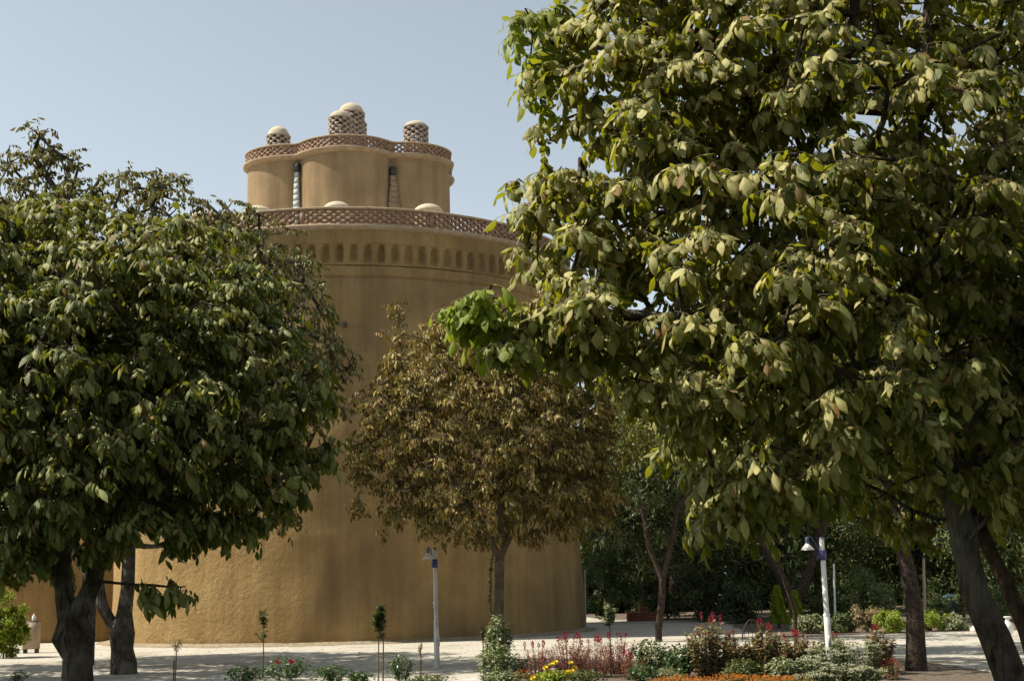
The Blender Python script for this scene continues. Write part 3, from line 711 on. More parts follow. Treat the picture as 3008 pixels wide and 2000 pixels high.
# left tree, near
tb = at(225, 2000, 13); 
tr = [V3(tb[0]+.05, 13, 0), at(228, 2010, 13), at(226, 1930, 13), at(218, 1870, 13), at(214, 1815, 13), at(190, 1755, 13), at(182, 1660, 13), at(200, 1500, 13), at(240, 1300, 13), at(280, 1100, 13.1), at(260, 900, 13.1)]
aE = [ell(380, 1080, 13, 520, 420, 1.6), ell(150, 880, 13.2, 420, 330, 1.5), ell(640, 1180, 12.9, 340, 330, 1.1), ell(300, 1400, 12.6, 460, 220, 1.2), ell(60, 1250, 12.8, 420, 420, 1.4), ell(560, 860, 13.2, 260, 220, 1.0),
      ell(560, 1520, 12.7, 200, 90, .8), ell(-150, 900, 13.2, 400, 400, 1.4), ell(-20, 1590, 12.8, 130, 90, .5), ell(820, 1330, 13, 150, 170, .6), ell(480, 1720, 12.6, 80, 50, .35), ell(110, 1600, 12.7, 210, 80, .8)]
walnut('walnut_tree', 'near walnut tree at left with thick knotty forked trunk and dense dark crown', tr, aE, 1700, 5, .20, .118, .050, LM['left'], MAT['bark'], .15, step=.25, seg=3,
       fixedr=[.17, .15, .14, .20, .14, .085, .075, .065, .055, .045, .03], shell=.36, young=[(at(600, 760, 12.2), .28), (at(90, 525, 13), .2)],
       forks=[(4, [at(252, 1765, 12.95), at(276, 1705, 12.9), at(300, 1600, 12.9), at(380, 1450, 12.9), at(480, 1300, 12.9), at(560, 1150, 12.9)], .09, .03), (5, [at(120, 1560, 13.2), at(60, 1400, 13.3), at(20, 1200, 13.3)], .05, .025)])
# left tree, behind
tr = [at(362, 1972, 29)*[1, 1, 0], at(362, 1950, 29), at(360, 1905, 29), at(358, 1860, 29), at(366, 1800, 29), at(374, 1730, 29), at(380, 1600, 29), at(420, 1400, 29), at(480, 1200, 29), at(520, 1000, 29)]
bE = [ell(480, 880, 29, 420, 330, 3.64), ell(780, 1000, 28.8, 210, 380, 2.52), ell(670, 800, 29, 190, 150, 2.0), ell(160, 720, 29, 260, 220, 2.80), ell(110, 480, 29, 90, 110, 1.12), ell(390, 560, 29, 110, 90, 1.12), ell(490, 560, 29, 60, 80, 0.84),
      ell(650, 640, 29, 90, 60, 0.98), ell(220, 500, 29, 40, 60, 0.56), ell(480, 1250, 29, 420, 230, 3.08), ell(930, 960, 28.8, 60, 60, 0.70), ell(1000, 1060, 28.8, 60, 80, 0.70), ell(900, 1180, 28.8, 110, 260, 1.26), ell(780, 1480, 28.8, 130, 90, 1.40), ell(30, 560, 29, 80, 60, 1.12)]
walnut('walnut_tree', 'taller walnut tree behind the near left one, small brownish leaves against the tower', tr, bE, 1700, 4, .26, .15, .062, LM['far'], MAT['bark'], .3, step=.5, seg=2, side=0,
       fixedr=[.30, .27, .25, .26, .16, .15, .14, .12, .1, .08], shell=.38, forks=[(3, [at(322, 1820, 29), at(300, 1780, 29), at(290, 1700, 29), at(240, 1500, 29), at(200, 1300, 29), at(180, 1000, 29)], .13, .06)], twign=4, minr=.009)
# brownish walnut before the tower
tr = [at(1462, 1962, 27.5)*[1, 1, 0], at(1462, 1930, 27.5), at(1464, 1850, 27.5), at(1466, 1750, 27.5), at(1468, 1640, 27.5), at(1474, 1560, 27.5), at(1470, 1450, 27.5), at(1450, 1250, 27.5), at(1430, 1080, 27.5)]
cE = [ell(1420, 1250, 27.5, 400, 300, 2.4), ell(1380, 1080, 27.5, 250, 170, 1.6), ell(1560, 1180, 27.5, 260, 300, 1.8), ell(1180, 1340, 27.5, 170, 130, 1.2), ell(1200, 1150, 27.5, 110, 170, .9), ell(1165, 910, 27.5, 26, 75, .2), ell(1160, 1010, 27.5, 38, 60, .3),
      ell(1290, 985, 27.5, 50, 50, .4), ell(1060, 1330, 27.5, 70, 80, .7), ell(1110, 1210, 27.5, 50, 60, .4), ell(1430, 1500, 27.5, 230, 110, 1.6), ell(1640, 1440, 27.5, 200, 150, 1.5), ell(1220, 1490, 27.5, 110, 60, .8), ell(1040, 1500, 27.5, 40, 40, .3), ell(1150, 1540, 27.5, 50, 35, .3), ell(1600, 900, 27.5, 70, 60, .6), ell(1500, 1000, 27.5, 150, 110, 1.0), ell(1700, 1200, 27.8, 110, 180, 1.0), ell(1735, 1400, 27.8, 90, 140, .9)]
walnut('walnut_tree', 'smaller brownish leaved walnut tree standing in front of the tower', tr, cE, 2300, 5, .22, .115, .042, LM['brown'], MAT['bark_pale'], .12, step=.4, seg=2, side=0,
       fixedr=[.155, .14, .11, .10, .095, .085, .07, .05, .035], shell=.42, forks=[(4, [at(1440, 1580, 27.4), at(1380, 1480, 27.3), at(1300, 1380, 27.3), at(1210, 1250, 27.3)], .06, .02), (4, [at(1530, 1500, 27.6), at(1600, 1400, 27.7), at(1640, 1250, 27.7)], .06, .02)], minr=.007)
# trees at the right behind
tr = [at(2690, 1958, 24)*[1, 1, 0], at(2690, 1900, 24), at(2688, 1800, 24), at(2670, 1690, 24), at(2650, 1600, 24), at(2625, 1520, 24), at(2600, 1400, 24.2), at(2560, 1200, 24.4)]
walnut('walnut_tree', 'dark walnut trunk standing on the shaded path at right, between lamp and big trunk', tr, [ell(2560, 1180, 25, 420, 280, 2.2), ell(2850, 1300, 24.5, 300, 220, 1.8), ell(2350, 1350, 24, 250, 140, 1.4), ell(2650, 900, 25, 350, 250, 2), ell(2200, 1200, 26, 250, 220, 2), ell(2380, 1050, 25, 230, 200, 2)], 950, 4, .25, .15, .062, LM['left'], MAT['bark_dark'], .16, step=.5, seg=2, side=0,
       fixedr=[.19, .165, .15, .145, .13, .12, .1, .08], shell=.4, forks=[(5, [at(2700, 1460, 24), at(2780, 1350, 24)], .07, .04)], minr=.008)
def tree_f():
    tr = [at(1935, 1876, 38)*[1, 1, 0], at(1933, 1850, 38), at(1943, 1780, 38), at(1946, 1700, 38), at(1925, 1650, 38), at(1905, 1600, 38), at(1890, 1500, 38), at(1880, 1400, 38)]
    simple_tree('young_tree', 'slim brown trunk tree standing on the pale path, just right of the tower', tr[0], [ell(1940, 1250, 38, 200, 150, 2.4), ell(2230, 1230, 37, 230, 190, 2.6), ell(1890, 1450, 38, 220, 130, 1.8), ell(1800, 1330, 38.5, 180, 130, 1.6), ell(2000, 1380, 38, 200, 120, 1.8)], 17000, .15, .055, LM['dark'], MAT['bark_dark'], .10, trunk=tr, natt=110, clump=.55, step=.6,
        forks=[(3, [at(1960, 1640, 38), at(1975, 1580, 38), at(1990, 1480, 38)])])
tree_f()
bgt = [
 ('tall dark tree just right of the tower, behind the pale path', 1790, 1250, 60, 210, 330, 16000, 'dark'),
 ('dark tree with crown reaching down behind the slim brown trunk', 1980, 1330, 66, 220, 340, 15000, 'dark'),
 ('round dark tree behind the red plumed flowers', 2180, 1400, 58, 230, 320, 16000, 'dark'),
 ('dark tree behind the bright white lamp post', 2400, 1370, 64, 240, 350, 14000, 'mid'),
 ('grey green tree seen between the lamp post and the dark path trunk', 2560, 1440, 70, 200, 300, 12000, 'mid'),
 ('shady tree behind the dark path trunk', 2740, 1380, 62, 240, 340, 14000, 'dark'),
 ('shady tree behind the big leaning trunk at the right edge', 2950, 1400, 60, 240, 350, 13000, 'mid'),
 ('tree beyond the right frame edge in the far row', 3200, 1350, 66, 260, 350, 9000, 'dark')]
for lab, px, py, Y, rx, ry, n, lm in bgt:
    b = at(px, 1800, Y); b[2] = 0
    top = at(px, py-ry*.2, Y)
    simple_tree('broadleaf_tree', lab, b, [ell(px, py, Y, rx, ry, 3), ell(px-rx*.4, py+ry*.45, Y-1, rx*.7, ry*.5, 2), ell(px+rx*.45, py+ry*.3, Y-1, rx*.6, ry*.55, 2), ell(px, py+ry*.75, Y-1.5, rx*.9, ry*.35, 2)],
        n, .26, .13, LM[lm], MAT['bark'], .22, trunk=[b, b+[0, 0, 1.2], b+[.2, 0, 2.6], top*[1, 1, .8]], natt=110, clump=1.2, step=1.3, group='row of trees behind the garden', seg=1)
# forked trunk tree in the shade
b = at(2335, 1850, 47); b[2] = 0
simple_tree('broadleaf_tree', 'dark tree with a wide V shaped forked trunk, left of the bright lamp post', b, [ell(2150, 1300, 47, 230, 200, 2.6), ell(2430, 1300, 47, 230, 200, 2.6), ell(2300, 1150, 47, 230, 200, 2.6)], 12000, .20, .09, LM['dark'], MAT['bark_dark'], .20,
    trunk=[b, at(2335, 1770, 47), at(2290, 1690, 47), at(2250, 1620, 47), at(2210, 1500, 47)], forks=[(1, [at(2375, 1680, 47), at(2400, 1600, 47), at(2430, 1480, 47)])], natt=110, clump=.9, step=1)
b = at(2338, 1905, 32); b[2] = 0
simple_tree('young_tree', 'slender dark stemmed tree leaning left behind the celosia clumps, left of the bright lamp post', b, [ell(2100, 1180, 31, 260, 200, 2.6), ell(2350, 1220, 31, 260, 200, 2.6), ell(1980, 1200, 29, 200, 170, 2.6), ell(2250, 1080, 30, 240, 190, 2.4), ell(2420, 1020, 31, 200, 170, 2.4)], 22000, .17, .07, LM['left'], MAT['bark_dark'], .05,
    trunk=[b, at(2336, 1800, 32), at(2300, 1690, 31.8), at(2240, 1560, 31.5), at(2205, 1450, 31.5)], natt=110, clump=.6, step=.7)

wood = [ell(1720, 1560, 76, 150, 250, 3), ell(2050, 1450, 82, 420, 330, 4), ell(2650, 1480, 84, 480, 300, 4), ell(3250, 1450, 84, 450, 320, 4), ell(1800, 1650, 76, 200, 180, 3), ell(2300, 1700, 76, 400, 120, 3), ell(2900, 1700, 78, 400, 120, 3)]
att = sample(wood, 320, .6, zmin=.5); k = rng.integers(0, 320, 90000); n = len(k)
P = att[k] + unit(rng.normal(0, 1, (n, 3)))*(2.2*rng.random((n, 1))**.4); P = P[P[:, 2] > .1]; n = len(P)
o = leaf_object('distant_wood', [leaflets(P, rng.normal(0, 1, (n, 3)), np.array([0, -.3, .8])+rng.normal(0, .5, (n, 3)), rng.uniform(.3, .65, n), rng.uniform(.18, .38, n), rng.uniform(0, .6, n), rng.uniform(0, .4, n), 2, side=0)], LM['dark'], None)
tag(o, 'dark mass of distant woodland closing the view at right behind every tree', 'woodland', kind='stuff')
def shade_tree(lab, x, y, h, r, n=7000, lm='left', tx=0, ty=0):
    b = V3(x+tx, y+ty, 0); c = V3(x, y, h)
    es = [(c, V3(r, r, h*.42), 1.0), (c+[r*.4, 0, -h*.12], V3(r*.7, r*.8, h*.3), .5), (c-[r*.4, .3, h*.1], V3(r*.7, r*.8, h*.3), .5)]
    return simple_tree('walnut_tree', lab, b, es, n, .30, .16, LM[lm], MAT['bark'], .18, trunk=[b, b+[0, 0, 1.2], b+[0, 0, 2.2], c*[1, 1, .7]], natt=120, clump=r*.24, step=.8, shell=.35)
shade_tree('walnut tree hidden behind the near left crown, shading the pale gravel', -12.3, 33.5, 6.8, 4.5, 11000, 'far', tx=1.8, ty=-.5)
shade_tree('walnut tree left of the frame edge, shading the foreground gravel', -12.9, 26, 5.6, 3.9, 10000, 'far', tx=.8)
shade_tree('unseen leafy tree added right of the camera to block sky light', 9.2, 5.5, 5.2, 3.8, 11000)  # added out of view to darken the near right crown
shade_tree('unseen leafy tree added behind the camera on the right to block sky light', 4.2, -3.5, 5.9, 4.6, 13000)  # added out of view; blocks sky fill from behind
shade_tree('unseen leafy tree added behind the camera on the left to block sky light', -4.6, -3.2, 5.9, 4.6, 13000)  # added out of view, cuts the sky fill on camera-facing leaves
shade_tree('unseen leafy tree added left of the camera to block sky light', -9.6, 4.2, 5.4, 4.0, 11000)  # added out of view to keep sky fill off from the left
shade_tree('unseen shade tree added far right beside the path', 17.5, 22, 6.0, 4.6)  # unseen tree added for shade at the right
# ------------------------------------------------------------------ shrubs and conifers
def shrub(name, label, px, pyb, pyt, Y, rx, n, ll, lw, lm, group=None, young=None, cat='shrub', wide=None):
    b = at(px, pyb, Y); s = np.linalg.norm(at(px, pyt, Y)-[0, 0, EYE])/F; H = float(at(px, pyt, Y)[2]); b[2] = 0; H = max(H, .3)
    r = rx*s; es = []
    for k in range(5):
        a = rng.uniform(0, 2*pi); q = rng.uniform(.1, .55); f = rng.uniform(.45, .8)
        es.append((b + [r*q*cos(a), r*q*sin(a), H*rng.uniform(.4, .62)], np.array([r*f, r*f, H*.36]), 1.0))
    es.append((b+[0, 0, H*.3], np.array([r*.9, r*.9, H*.3]), 1.3))
    return simple_tree(name, label, b, es, n, ll, lw, LM[lm], MAT['twig'], .03, trunk=[b, b+[0, 0, H*.2], b+[.03, 0, H*.5]], group=group, cat=cat, natt=90 if n > 8000 else 40, clump=min(r, H)*.28, step=H*.18, seg=2, partname='foliage', young=young)
GS = 'shrubs along the far beds'
shrub('shrub', 'pale speckled tall shrub beside the tower wall at its right edge', 1800, 1838, 1540, 56, 85, 7000, .15, .07, 'mid')
shrub('shrub', 'low dark shrub behind the low brick wall', 1920, 1835, 1690, 60, 110, 3500, .14, .07, 'dark', GS)
shrub('shrub', 'dark shrub right of the curved gravel patch', 2080, 1840, 1640, 55, 100, 4500, .14, .07, 'dark', GS)
shrub('shrub', 'dark rounded shrub left of the two bright conifers', 2190, 1860, 1690, 52, 90, 4000, .13, .07, 'dark', GS)
shrub('shrub', 'feathery grey green shrub right of the lamp post, largest of the far bed', 2540, 1850, 1680, 48, 110, 6000, .13, .05, 'mid', GS)
shrub('shrub', 'yellow green low shrub left of the dark path trunk', 2625, 1858, 1785, 40, 55, 3500, .08, .035, 'lime', GS)
shrub('shrub', 'low yellowish shrub just right of the dark path trunk at the path edge', 2735, 1858, 1790, 40.5, 45, 3000, .08, .03, 'lime', GS)
shrub('shrub', 'rusty tipped low shrub directly left of the yellow green one', 2550, 1858, 1775, 41, 50, 3000, .08, .03, 'cel', GS)
shrub('shrub', 'green low shrub in the far bed, between lamp post and thin white pole', 2470, 1860, 1800, 41, 45, 3000, .08, .035, 'mid', GS)
shrub('shrub', 'low shrub right behind the lamp post base with pale tips', 2390, 1866, 1795, 41, 65, 3500, .08, .04, 'light', GS)
shrub('shrub', 'green shrub just right of the dark path trunk', 2770, 1845, 1740, 50, 85, 4500, .11, .05, 'mid', GS)
shrub('shrub', 'pinkish tipped low shrub between the path trunk and big trunk', 2800, 1860, 1795, 40.5, 50, 3000, .08, .035, 'light', GS)
shrub('shrub', 'shrub against the frame edge behind the second stem', 2950, 1850, 1720, 48, 80, 3500, .11, .05, 'mid', GS)
shrub('shrub', 'dark low shrub filling the shade left of the lamp post', 2460, 1850, 1745, 52, 90, 4000, .12, .05, 'dark', GS)
shrub('shrub', 'bright yellow green shrub at the left frame edge', 10, 1925, 1730, 38, 66, 11000, .11, .055, 'lime')
def conifer(label, px, pyb, pyt, Y, rx):
    b = at(px, pyb, Y); H = float(at(px, pyt, Y)[2]); b[2] = 0; s = Y/F; root = empty('conifer', b, label, 'conifer', 'small bright conifers')
    mb = MB(); tube(mb, [(0, 0, 0), (0, 0, H*.9)], [.05, .01], 6); mb.build('trunk', MAT['bark_brown'], root)
    n = 5000; t = rng.random(n)**.8; a = rng.uniform(0, 2*pi, n); rad = rx*s*(1-t)**.7*(.75+.25*np.sin(a*5+t*9))*rng.uniform(.55, 1, n)
    P = np.stack([np.cos(a)*rad, np.sin(a)*rad, .1+t*H*.92], 1)
    A = unit(np.stack([np.cos(a)*.4, np.sin(a)*.4, np.full(n, .9)], 1)+rng.normal(0, .25, (n, 3))); Nn = np.stack([np.cos(a), np.sin(a), np.full(n, .4)], 1)+rng.normal(0, .3, (n, 3))
    leaf_object('foliage', [leaflets(P, A, Nn, rng.uniform(.08, .18, n), np.full(n, .035), np.zeros(n), np.full(n, .3), 2, side=0)], LM['lime'], root)
conifer('bright green conifer, taller and left of the pair near the lamp post', 2290, 1860, 1728, 46, 28)
conifer('bright green conifer, right one of the pair near the lamp post', 2340, 1850, 1745, 44, 24)

# ------------------------------------------------------------------ bed plants
def gpos(px, py):                       # the ground point seen at a pixel
    d = at(px, py, 10.0)-[0, 0, EYE]; return np.array([0, 0, EYE]) + d*(-EYE/d[2])
def stalks(mb, n, H, spread, base_spread, r=.006, lean=.1, seg=4):
    tips = []
    for k in range(n):
        a = rng.uniform(0, 2*pi); q = math.sqrt((k+.5)/n); b = V3(cos(a)*q*base_spread, sin(a)*q*base_spread, 0); h = H*rng.uniform(.75, 1.0)*(1-.25*q*q)
        t = V3(cos(a)*q*spread, sin(a)*q*spread, h)
        pts = [b*(1-f)+t*f + V3(*(rng.normal(0, lean*.05, 2)), 0)*f + V3(0, 0, 0) for f in np.linspace(0, 1, seg)]
        tube(mb, pts, np.linspace(r, r*.5, seg), 4, cap=False); tips.append(pts)
    return tips
def stem_leaves(stems, per, ll, lw, f0=.12, f1=.95, out=.8, upw=.25, droop=.7):
    P = []; A = []
    for pts in stems:
        pts = np.array(pts); K = len(pts)-1
        for k in range(per):
            f = rng.uniform(f0, f1)*K; i = min(int(f), K-1); P.append(pts[i]*(1-f+i)+pts[i+1]*(f-i)); a = rng.uniform(0, 2*pi); A.append([cos(a)*out, sin(a)*out, upw+rng.normal(0, .25)])
    P = np.array(P); A = np.array(A); n = len(P); Nn = unit(np.array([0, 0, 1.0])-A*.2+rng.normal(0, .25, (n, 3)))
    return leaflets(P, A, Nn, ll*rng.uniform(.5, 1.25, n), lw*rng.uniform(.7, 1.2, n), rng.uniform(.1, 1, n)*droop*1.4, rng.uniform(0, .6, n), 3, side=0)
def plume(mb, c, h, r, n=40):
    n = int(n*1.3); t = rng.random(n); a = rng.uniform(0, 2*pi, n); rad = r*np.sin(pi*(.12+.83*t))*rng.uniform(.5, 1, n)
    P = np.array(c)+np.stack([np.cos(a)*rad, np.sin(a)*rad, t*h], 1); A = np.stack([np.cos(a)*.5, np.sin(a)*.5, np.full(n, .9)], 1)
    V, Q, *_ = leaflets(P, A, rng.normal(0, 1, (n, 3)), np.full(n, h*.28), np.full(n, r*.55), np.zeros(n), np.zeros(n), 2, side=0); mb.addq(V, Q)
def celosia(label, px, pyb, pyt, rxpx, nst, red, group, lm='cel', pl='plume', per=26, plumes=3, Y=None, name='celosia_plant', ll=.085):
    g0 = gpos(px, pyb) if Y is None else at(px, pyb, Y); Y = g0[1]; H = float(at(px, pyt, Y)[2]); s = Y/F; g0[2] = 0
    root = empty(name, g0, label, 'plant', group); mb = MB(); st = stalks(mb, nst, H*.93, rxpx*s, rxpx*s*.45)
    mb.build('stems', MAT['redstem' if red else 'stem'], root)
    leaf_object('foliage', [stem_leaves(st, int(per*2.6), ll*1.05, ll*(.22 if red else .30), f0=.02, upw=.45)], LM[lm], root)
    order = sorted(range(nst), key=lambda i: -st[i][-1][2])[:plumes]
    for i in order:
        mb = MB(); c = st[i][-1]; plume(mb, (c[0], c[1], c[2]-.04), rng.uniform(.07, .14), rng.uniform(.014, .028)); mb.build('flower_plume', MAT[pl if rng.random() < .75 else 'plume_red'], root)
    return root
def petals(mb, c, r, n=16):
    """a full, cupped flower head of overlapping petals"""
    for ring, (k, tilt, q) in enumerate(((5, .25, .45), (6, .7, .75), (7, 1.15, 1.0))):
        for i in range(k):
            a = 2*pi*i/k + ring*.5 + rng.normal(0, .1); d = V3(cos(a), sin(a), 0); up = V3(0, 0, 1); s = np.cross(up, d)
            A = d*sin(tilt)+up*cos(tilt); w_ = r*.62*q; L = r*1.0
            p0 = V3(*c)+d*r*.08; p1 = p0+A*L*.6+d*r*.12*ring; p2 = p0+A*L+d*r*.1
            V = [p0-s*w_*.2, p0+s*w_*.2, p1+s*w_, p1-s*w_, p2+s*w_*.6-d*0, p2-s*w_*.6]
            mb.add(V, [(0, 1, 2, 3), (3, 2, 4, 5)])
def rose(label, px, pyb, pyt, rxpx, blooms, Y=None, lm='rosel', n=420, mat='rose', group='rose bushes', name='rose_bush', br=.045, ll=.055, flower='rose_bloom'):
    g0 = gpos(px, pyb) if Y is None else at(px, pyb, Y); Y = g0[1]; H = float(at(px, pyt, Y)[2]); s = Y/F; g0[2] = 0
    root = empty(name, g0, label, 'rose bush' if name == 'rose_bush' else 'plant', group); mb = MB(); st = stalks(mb, 12, H*.95, rxpx*s, rxpx*s*.3, lean=.4)
    per = max(6, n//12)
    bl = []
    for (bx, by) in blooms:
        p = at(bx, by, Y-rxpx*s*.45)-g0; bl.append(p); tube(mb, [(p[0]*.4, p[1]*.4, p[2]*.35), (p[0]*.9, p[1]*.9, p[2]*.8), p], [.005, .004, .003], 4, cap=False)
    mb.build('stems', MAT['stem'], root)
    nn = n; a = rng.uniform(0, 2*pi, nn); q = np.sqrt(rng.random(nn)); z = rng.random(nn)**.7
    lump = 1+.25*np.sin(a*3+1)+.15*np.sin(a*7)
    P = np.stack([np.cos(a)*q*rxpx*s*lump*(.6+.4*np.sin(pi*z*.9)), np.sin(a)*q*rxpx*s*lump, H*.1+z*H*.9*(1-.35*q*q)], 1)
    b1 = stem_leaves(st, per, ll, ll*.6)
    A = np.stack([np.cos(a), np.sin(a), rng.normal(0, .4, nn)], 1)
    b2 = leaflets(P, A, np.array([0, 0, 1.0])+rng.normal(0, .5, (nn, 3)), ll*rng.uniform(.6, 1.2, nn), ll*.6*rng.uniform(.7, 1.2, nn), rng.uniform(0, .7, nn), rng.uniform(0, .5, nn), 2, side=0)
    leaf_object('foliage', [b1, b2], LM[lm], root)
    for p in bl:
        mb = MB(); petals(mb, (0, 0, 0), br); mb.build(flower, MAT[mat], root, loc=[float(c) for c in p]).rotation_euler = (rng.uniform(.3, .8), rng.uniform(-.3, .3), 0)
    return root
GC = 'red plumed celosia plants in the flower bed'
celosia('reddish clump of thin plumes, leftmost part of the red patch beside the mottled shrub', 1580, 1990, 1880, 75, 34, True, GC, 'celred', plumes=5, per=16, ll=.07)
celosia('reddish brown plumed plant with magenta heads, middle left of the red patch', 1672, 1982, 1858, 75, 44, True, GC, 'celred', plumes=9, per=18, ll=.07)
celosia('dense reddish plumed plant behind the yellow flowers', 1745, 1988, 1862, 80, 46, True, GC, 'celred', plumes=8, per=18, ll=.07)
celosia('tallest reddish plumed plant, right part of the red patch', 1815, 1978, 1842, 62, 34, True, GC, 'celred', plumes=6, per=18, ll=.07)
celosia('low magenta tipped plant at the right foot of the red patch', 1850, 1995, 1905, 55, 18, True, GC, 'celred', plumes=8, per=14, ll=.06)
celosia('tall broad celosia with crimson tips, right of the three red roses', 2085, 1992, 1795, 72, 44, False, GC, plumes=6, per=34, ll=.10)
celosia('shorter leafy celosia right beside the tall broad one', 2165, 1992, 1845, 52, 28, False, GC, plumes=3, per=34, ll=.10)
celosia('upright celosia with dark red tips, halfway between roses and lamp post', 2255, 1992, 1808, 50, 30, False, GC, plumes=5, per=34, ll=.10)
celosia('widest celosia clump with reddish tips, directly left of the lamp post', 2350, 1980, 1840, 70, 36, False, GC, plumes=5, per=30, ll=.10)
celosia('small celosia with pink tips peeking out right behind the lamp post', 2470, 1960, 1850, 28, 10, False, GC, plumes=2, per=26, ll=.09)
celosia('tall celosia with pink tips at the right end of the bed', 2590, 1980, 1822, 46, 28, False, GC, plumes=3, per=34, ll=.10)
celosia('celosia with crimson plumes low at the right corner of the bed', 2620, 1996, 1935, 34, 10, True, GC, 'cel', pl='plume_red', plumes=5, per=16, ll=.08)
rose('green rose bush with one red bloom on its right side, right of the red patch', 1915, 1985, 1870, 60, [(1972, 1930)], lm='mid', n=900, ll=.07)
rose('dark rose bush with two red blooms', 2010, 1990, 1885, 58, [(2032, 1938), (2018, 1965)], n=900, ll=.07)
rose('bushy green rose behind the celosia, no blooms', 2290, 1965, 1880, 45, [], lm='mid', n=500, ll=.07)
rose('pale leaved low plant in front of the two bloom rose bush', 1960, 2003, 1955, 45, [], lm='light', n=400, ll=.05, name='leafy_plant', group=None)
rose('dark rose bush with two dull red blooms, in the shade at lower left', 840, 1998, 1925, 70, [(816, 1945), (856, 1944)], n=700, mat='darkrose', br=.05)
rose('dark low rose bush, leftmost of the row at the bottom', 720, 2005, 1950, 60, [], n=600)
rose('dark rounded rose bush between the two saplings', 975, 2005, 1948, 60, [], n=700)
rose('small dark rose bush just left of the two stemmed sapling', 1055, 2008, 1970, 35, [], n=350)
rose('rose bush with tall upright shoots right of the two stemmed sapling', 1180, 2003, 1915, 38, [], n=450)
rose('low rose bush at the bottom edge under the lamp post', 1260, 2012, 1978, 60, [], n=400, lm='mid')
rose('small green plant in the lower left corner', 55, 2012, 1965, 22, [], n=160, name='leafy_plant', group=None, lm='mid')
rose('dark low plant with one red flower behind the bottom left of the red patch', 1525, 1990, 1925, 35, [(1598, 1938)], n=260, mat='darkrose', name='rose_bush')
rose('leafy green bush filling the gap between two celosia clumps, left of the lamp post', 2210, 1985, 1880, 42, [], lm='mid', n=700, ll=.07)
rose('low green bush in front of the celosia, midway along the bed', 2180, 2000, 1930, 50, [], lm='mid', n=600, ll=.06)
rose('green bush between the upright celosia and the lamp post, front row', 2300, 2002, 1925, 48, [], lm='light', n=600, ll=.06)
rose('dark green bush behind the lamp post base', 2440, 1972, 1868, 50, [], lm='mid', n=700, ll=.07)
rose('leafy bush under the red patch, right front', 1890, 2005, 1945, 45, [], lm='rosel', n=500, ll=.05)
rose('low green plant between the yellow blooms and the red patch', 1720, 2010, 1962, 50, [], lm='mid', n=500, ll=.05)
# yellow roses / marigolds
yb = [(1618, 1953, .055), (1602, 1962, .045), (1584, 1990, .05), (1566, 1992, .04), (1676, 1948, .045), (1680, 1972, .045), (1668, 1975, .04), (1632, 1946, .03), (1687, 1962, .03), (1610, 1975, .03)]
rose('low green plant carrying a cluster of yellow blooms, at its left the orange marigolds', 1625, 2012, 1965, 62, [q[:2] for q in yb], n=700, mat='yellow', lm='lime', name='yellow_flower_plant', group=None, br=.043, flower='flower_head')
# mottled shrub by the brown tree
rose('pale mottled leafy shrub at the foot of the brownish walnut trunk', 1465, 1990, 1800, 38, [], lm='light', n=900, ll=.085, name='leafy_plant', group=None)
rose('low pale leafy plant spreading left below the walnut trunk', 1455, 2005, 1880, 52, [], lm='light', n=600, ll=.07, name='leafy_plant', group=None)
rose('sprawling pale plant at bottom edge, left of the orange marigolds', 1470, 2015, 1962, 60, [], lm='light', n=500, ll=.06, name='leafy_plant', group=None)
# creeper on the trunk
c0 = at(1456, 1930, 27.3); root = empty('climbing_plant', c0*[1, 1, 0], 'leafy creeper climbing the left side of the brownish walnut trunk', 'climber')
pts = [at(1462, 1945, 27.3)-c0*[1, 1, 0], at(1448, 1850, 27.3)-c0*[1, 1, 0], at(1440, 1760, 27.3)-c0*[1, 1, 0], at(1442, 1680, 27.3)-c0*[1, 1, 0], at(1448, 1620, 27.3)-c0*[1, 1, 0]]
mb = MB(); tube(mb, pts, [.02, .018, .016, .014, .01], 5); mb.build('stem', MAT['bark_pale'], root)
leaf_object('foliage', [stem_leaves([pts], 260, .07, .04, f0=.3, f1=1, out=.6)], LM['light'], root)
# sedum with cream heads
GSd = 'pale stonecrop plants around the lamp post'
for k, (px, pyb, pyt, lab) in enumerate(((2385, 2002, 1925, 'cream headed stonecrop, leftmost of the group near the lamp post'), (2415, 1994, 1890, 'cream headed stonecrop directly left of the lamp post foot'), (2495, 1990, 1868, 'cream headed stonecrop right of the lamp post, back row'),
        (2545, 1994, 1872, 'large cream headed stonecrop between lamp post and the tall end celosia'), (2470, 2010, 1945, 'cream headed stonecrop in front of the lamp post foot'), (2540, 2012, 1950, 'cream headed stonecrop in the front row right'), (2395, 2014, 1972, 'low cream headed stonecrop at the bottom edge by the orange flowers'))):
    g0 = gpos(px, pyb); Y = g0[1]; H = float(at(px, pyt, Y)[2]); root = empty('stonecrop', g0, lab, 'plant', GSd)
    mb = MB(); st = stalks(mb, 20, H, .30, .14); mb.build('stems', MAT['stem'], root)
    leaf_object('foliage', [stem_leaves(st, 26, .075, .04)], LM['sedum'], root)
    for t in st:
        if rng.random() < .85:
            mb = MB(); c = t[-1]; n = 46; a = rng.uniform(0, 2*pi, n); q = np.sqrt(rng.random(n))*.068; P = np.stack([c[0]+np.cos(a)*q, c[1]+np.sin(a)*q, c[2]+.02-q*.35+rng.normal(0, .006, n)], 1)
            V, Q, *_ = leaflets(P, rng.normal(0, 1, (n, 3))*[1, 1, .4], np.array([0, 0, 1.])+rng.normal(0, .3, (n, 3)), np.full(n, .022), np.full(n, .018), np.zeros(n), np.zeros(n), 2, side=0); mb.addq(V, Q)
            mb.build('flower_head', MAT['cream'], root)
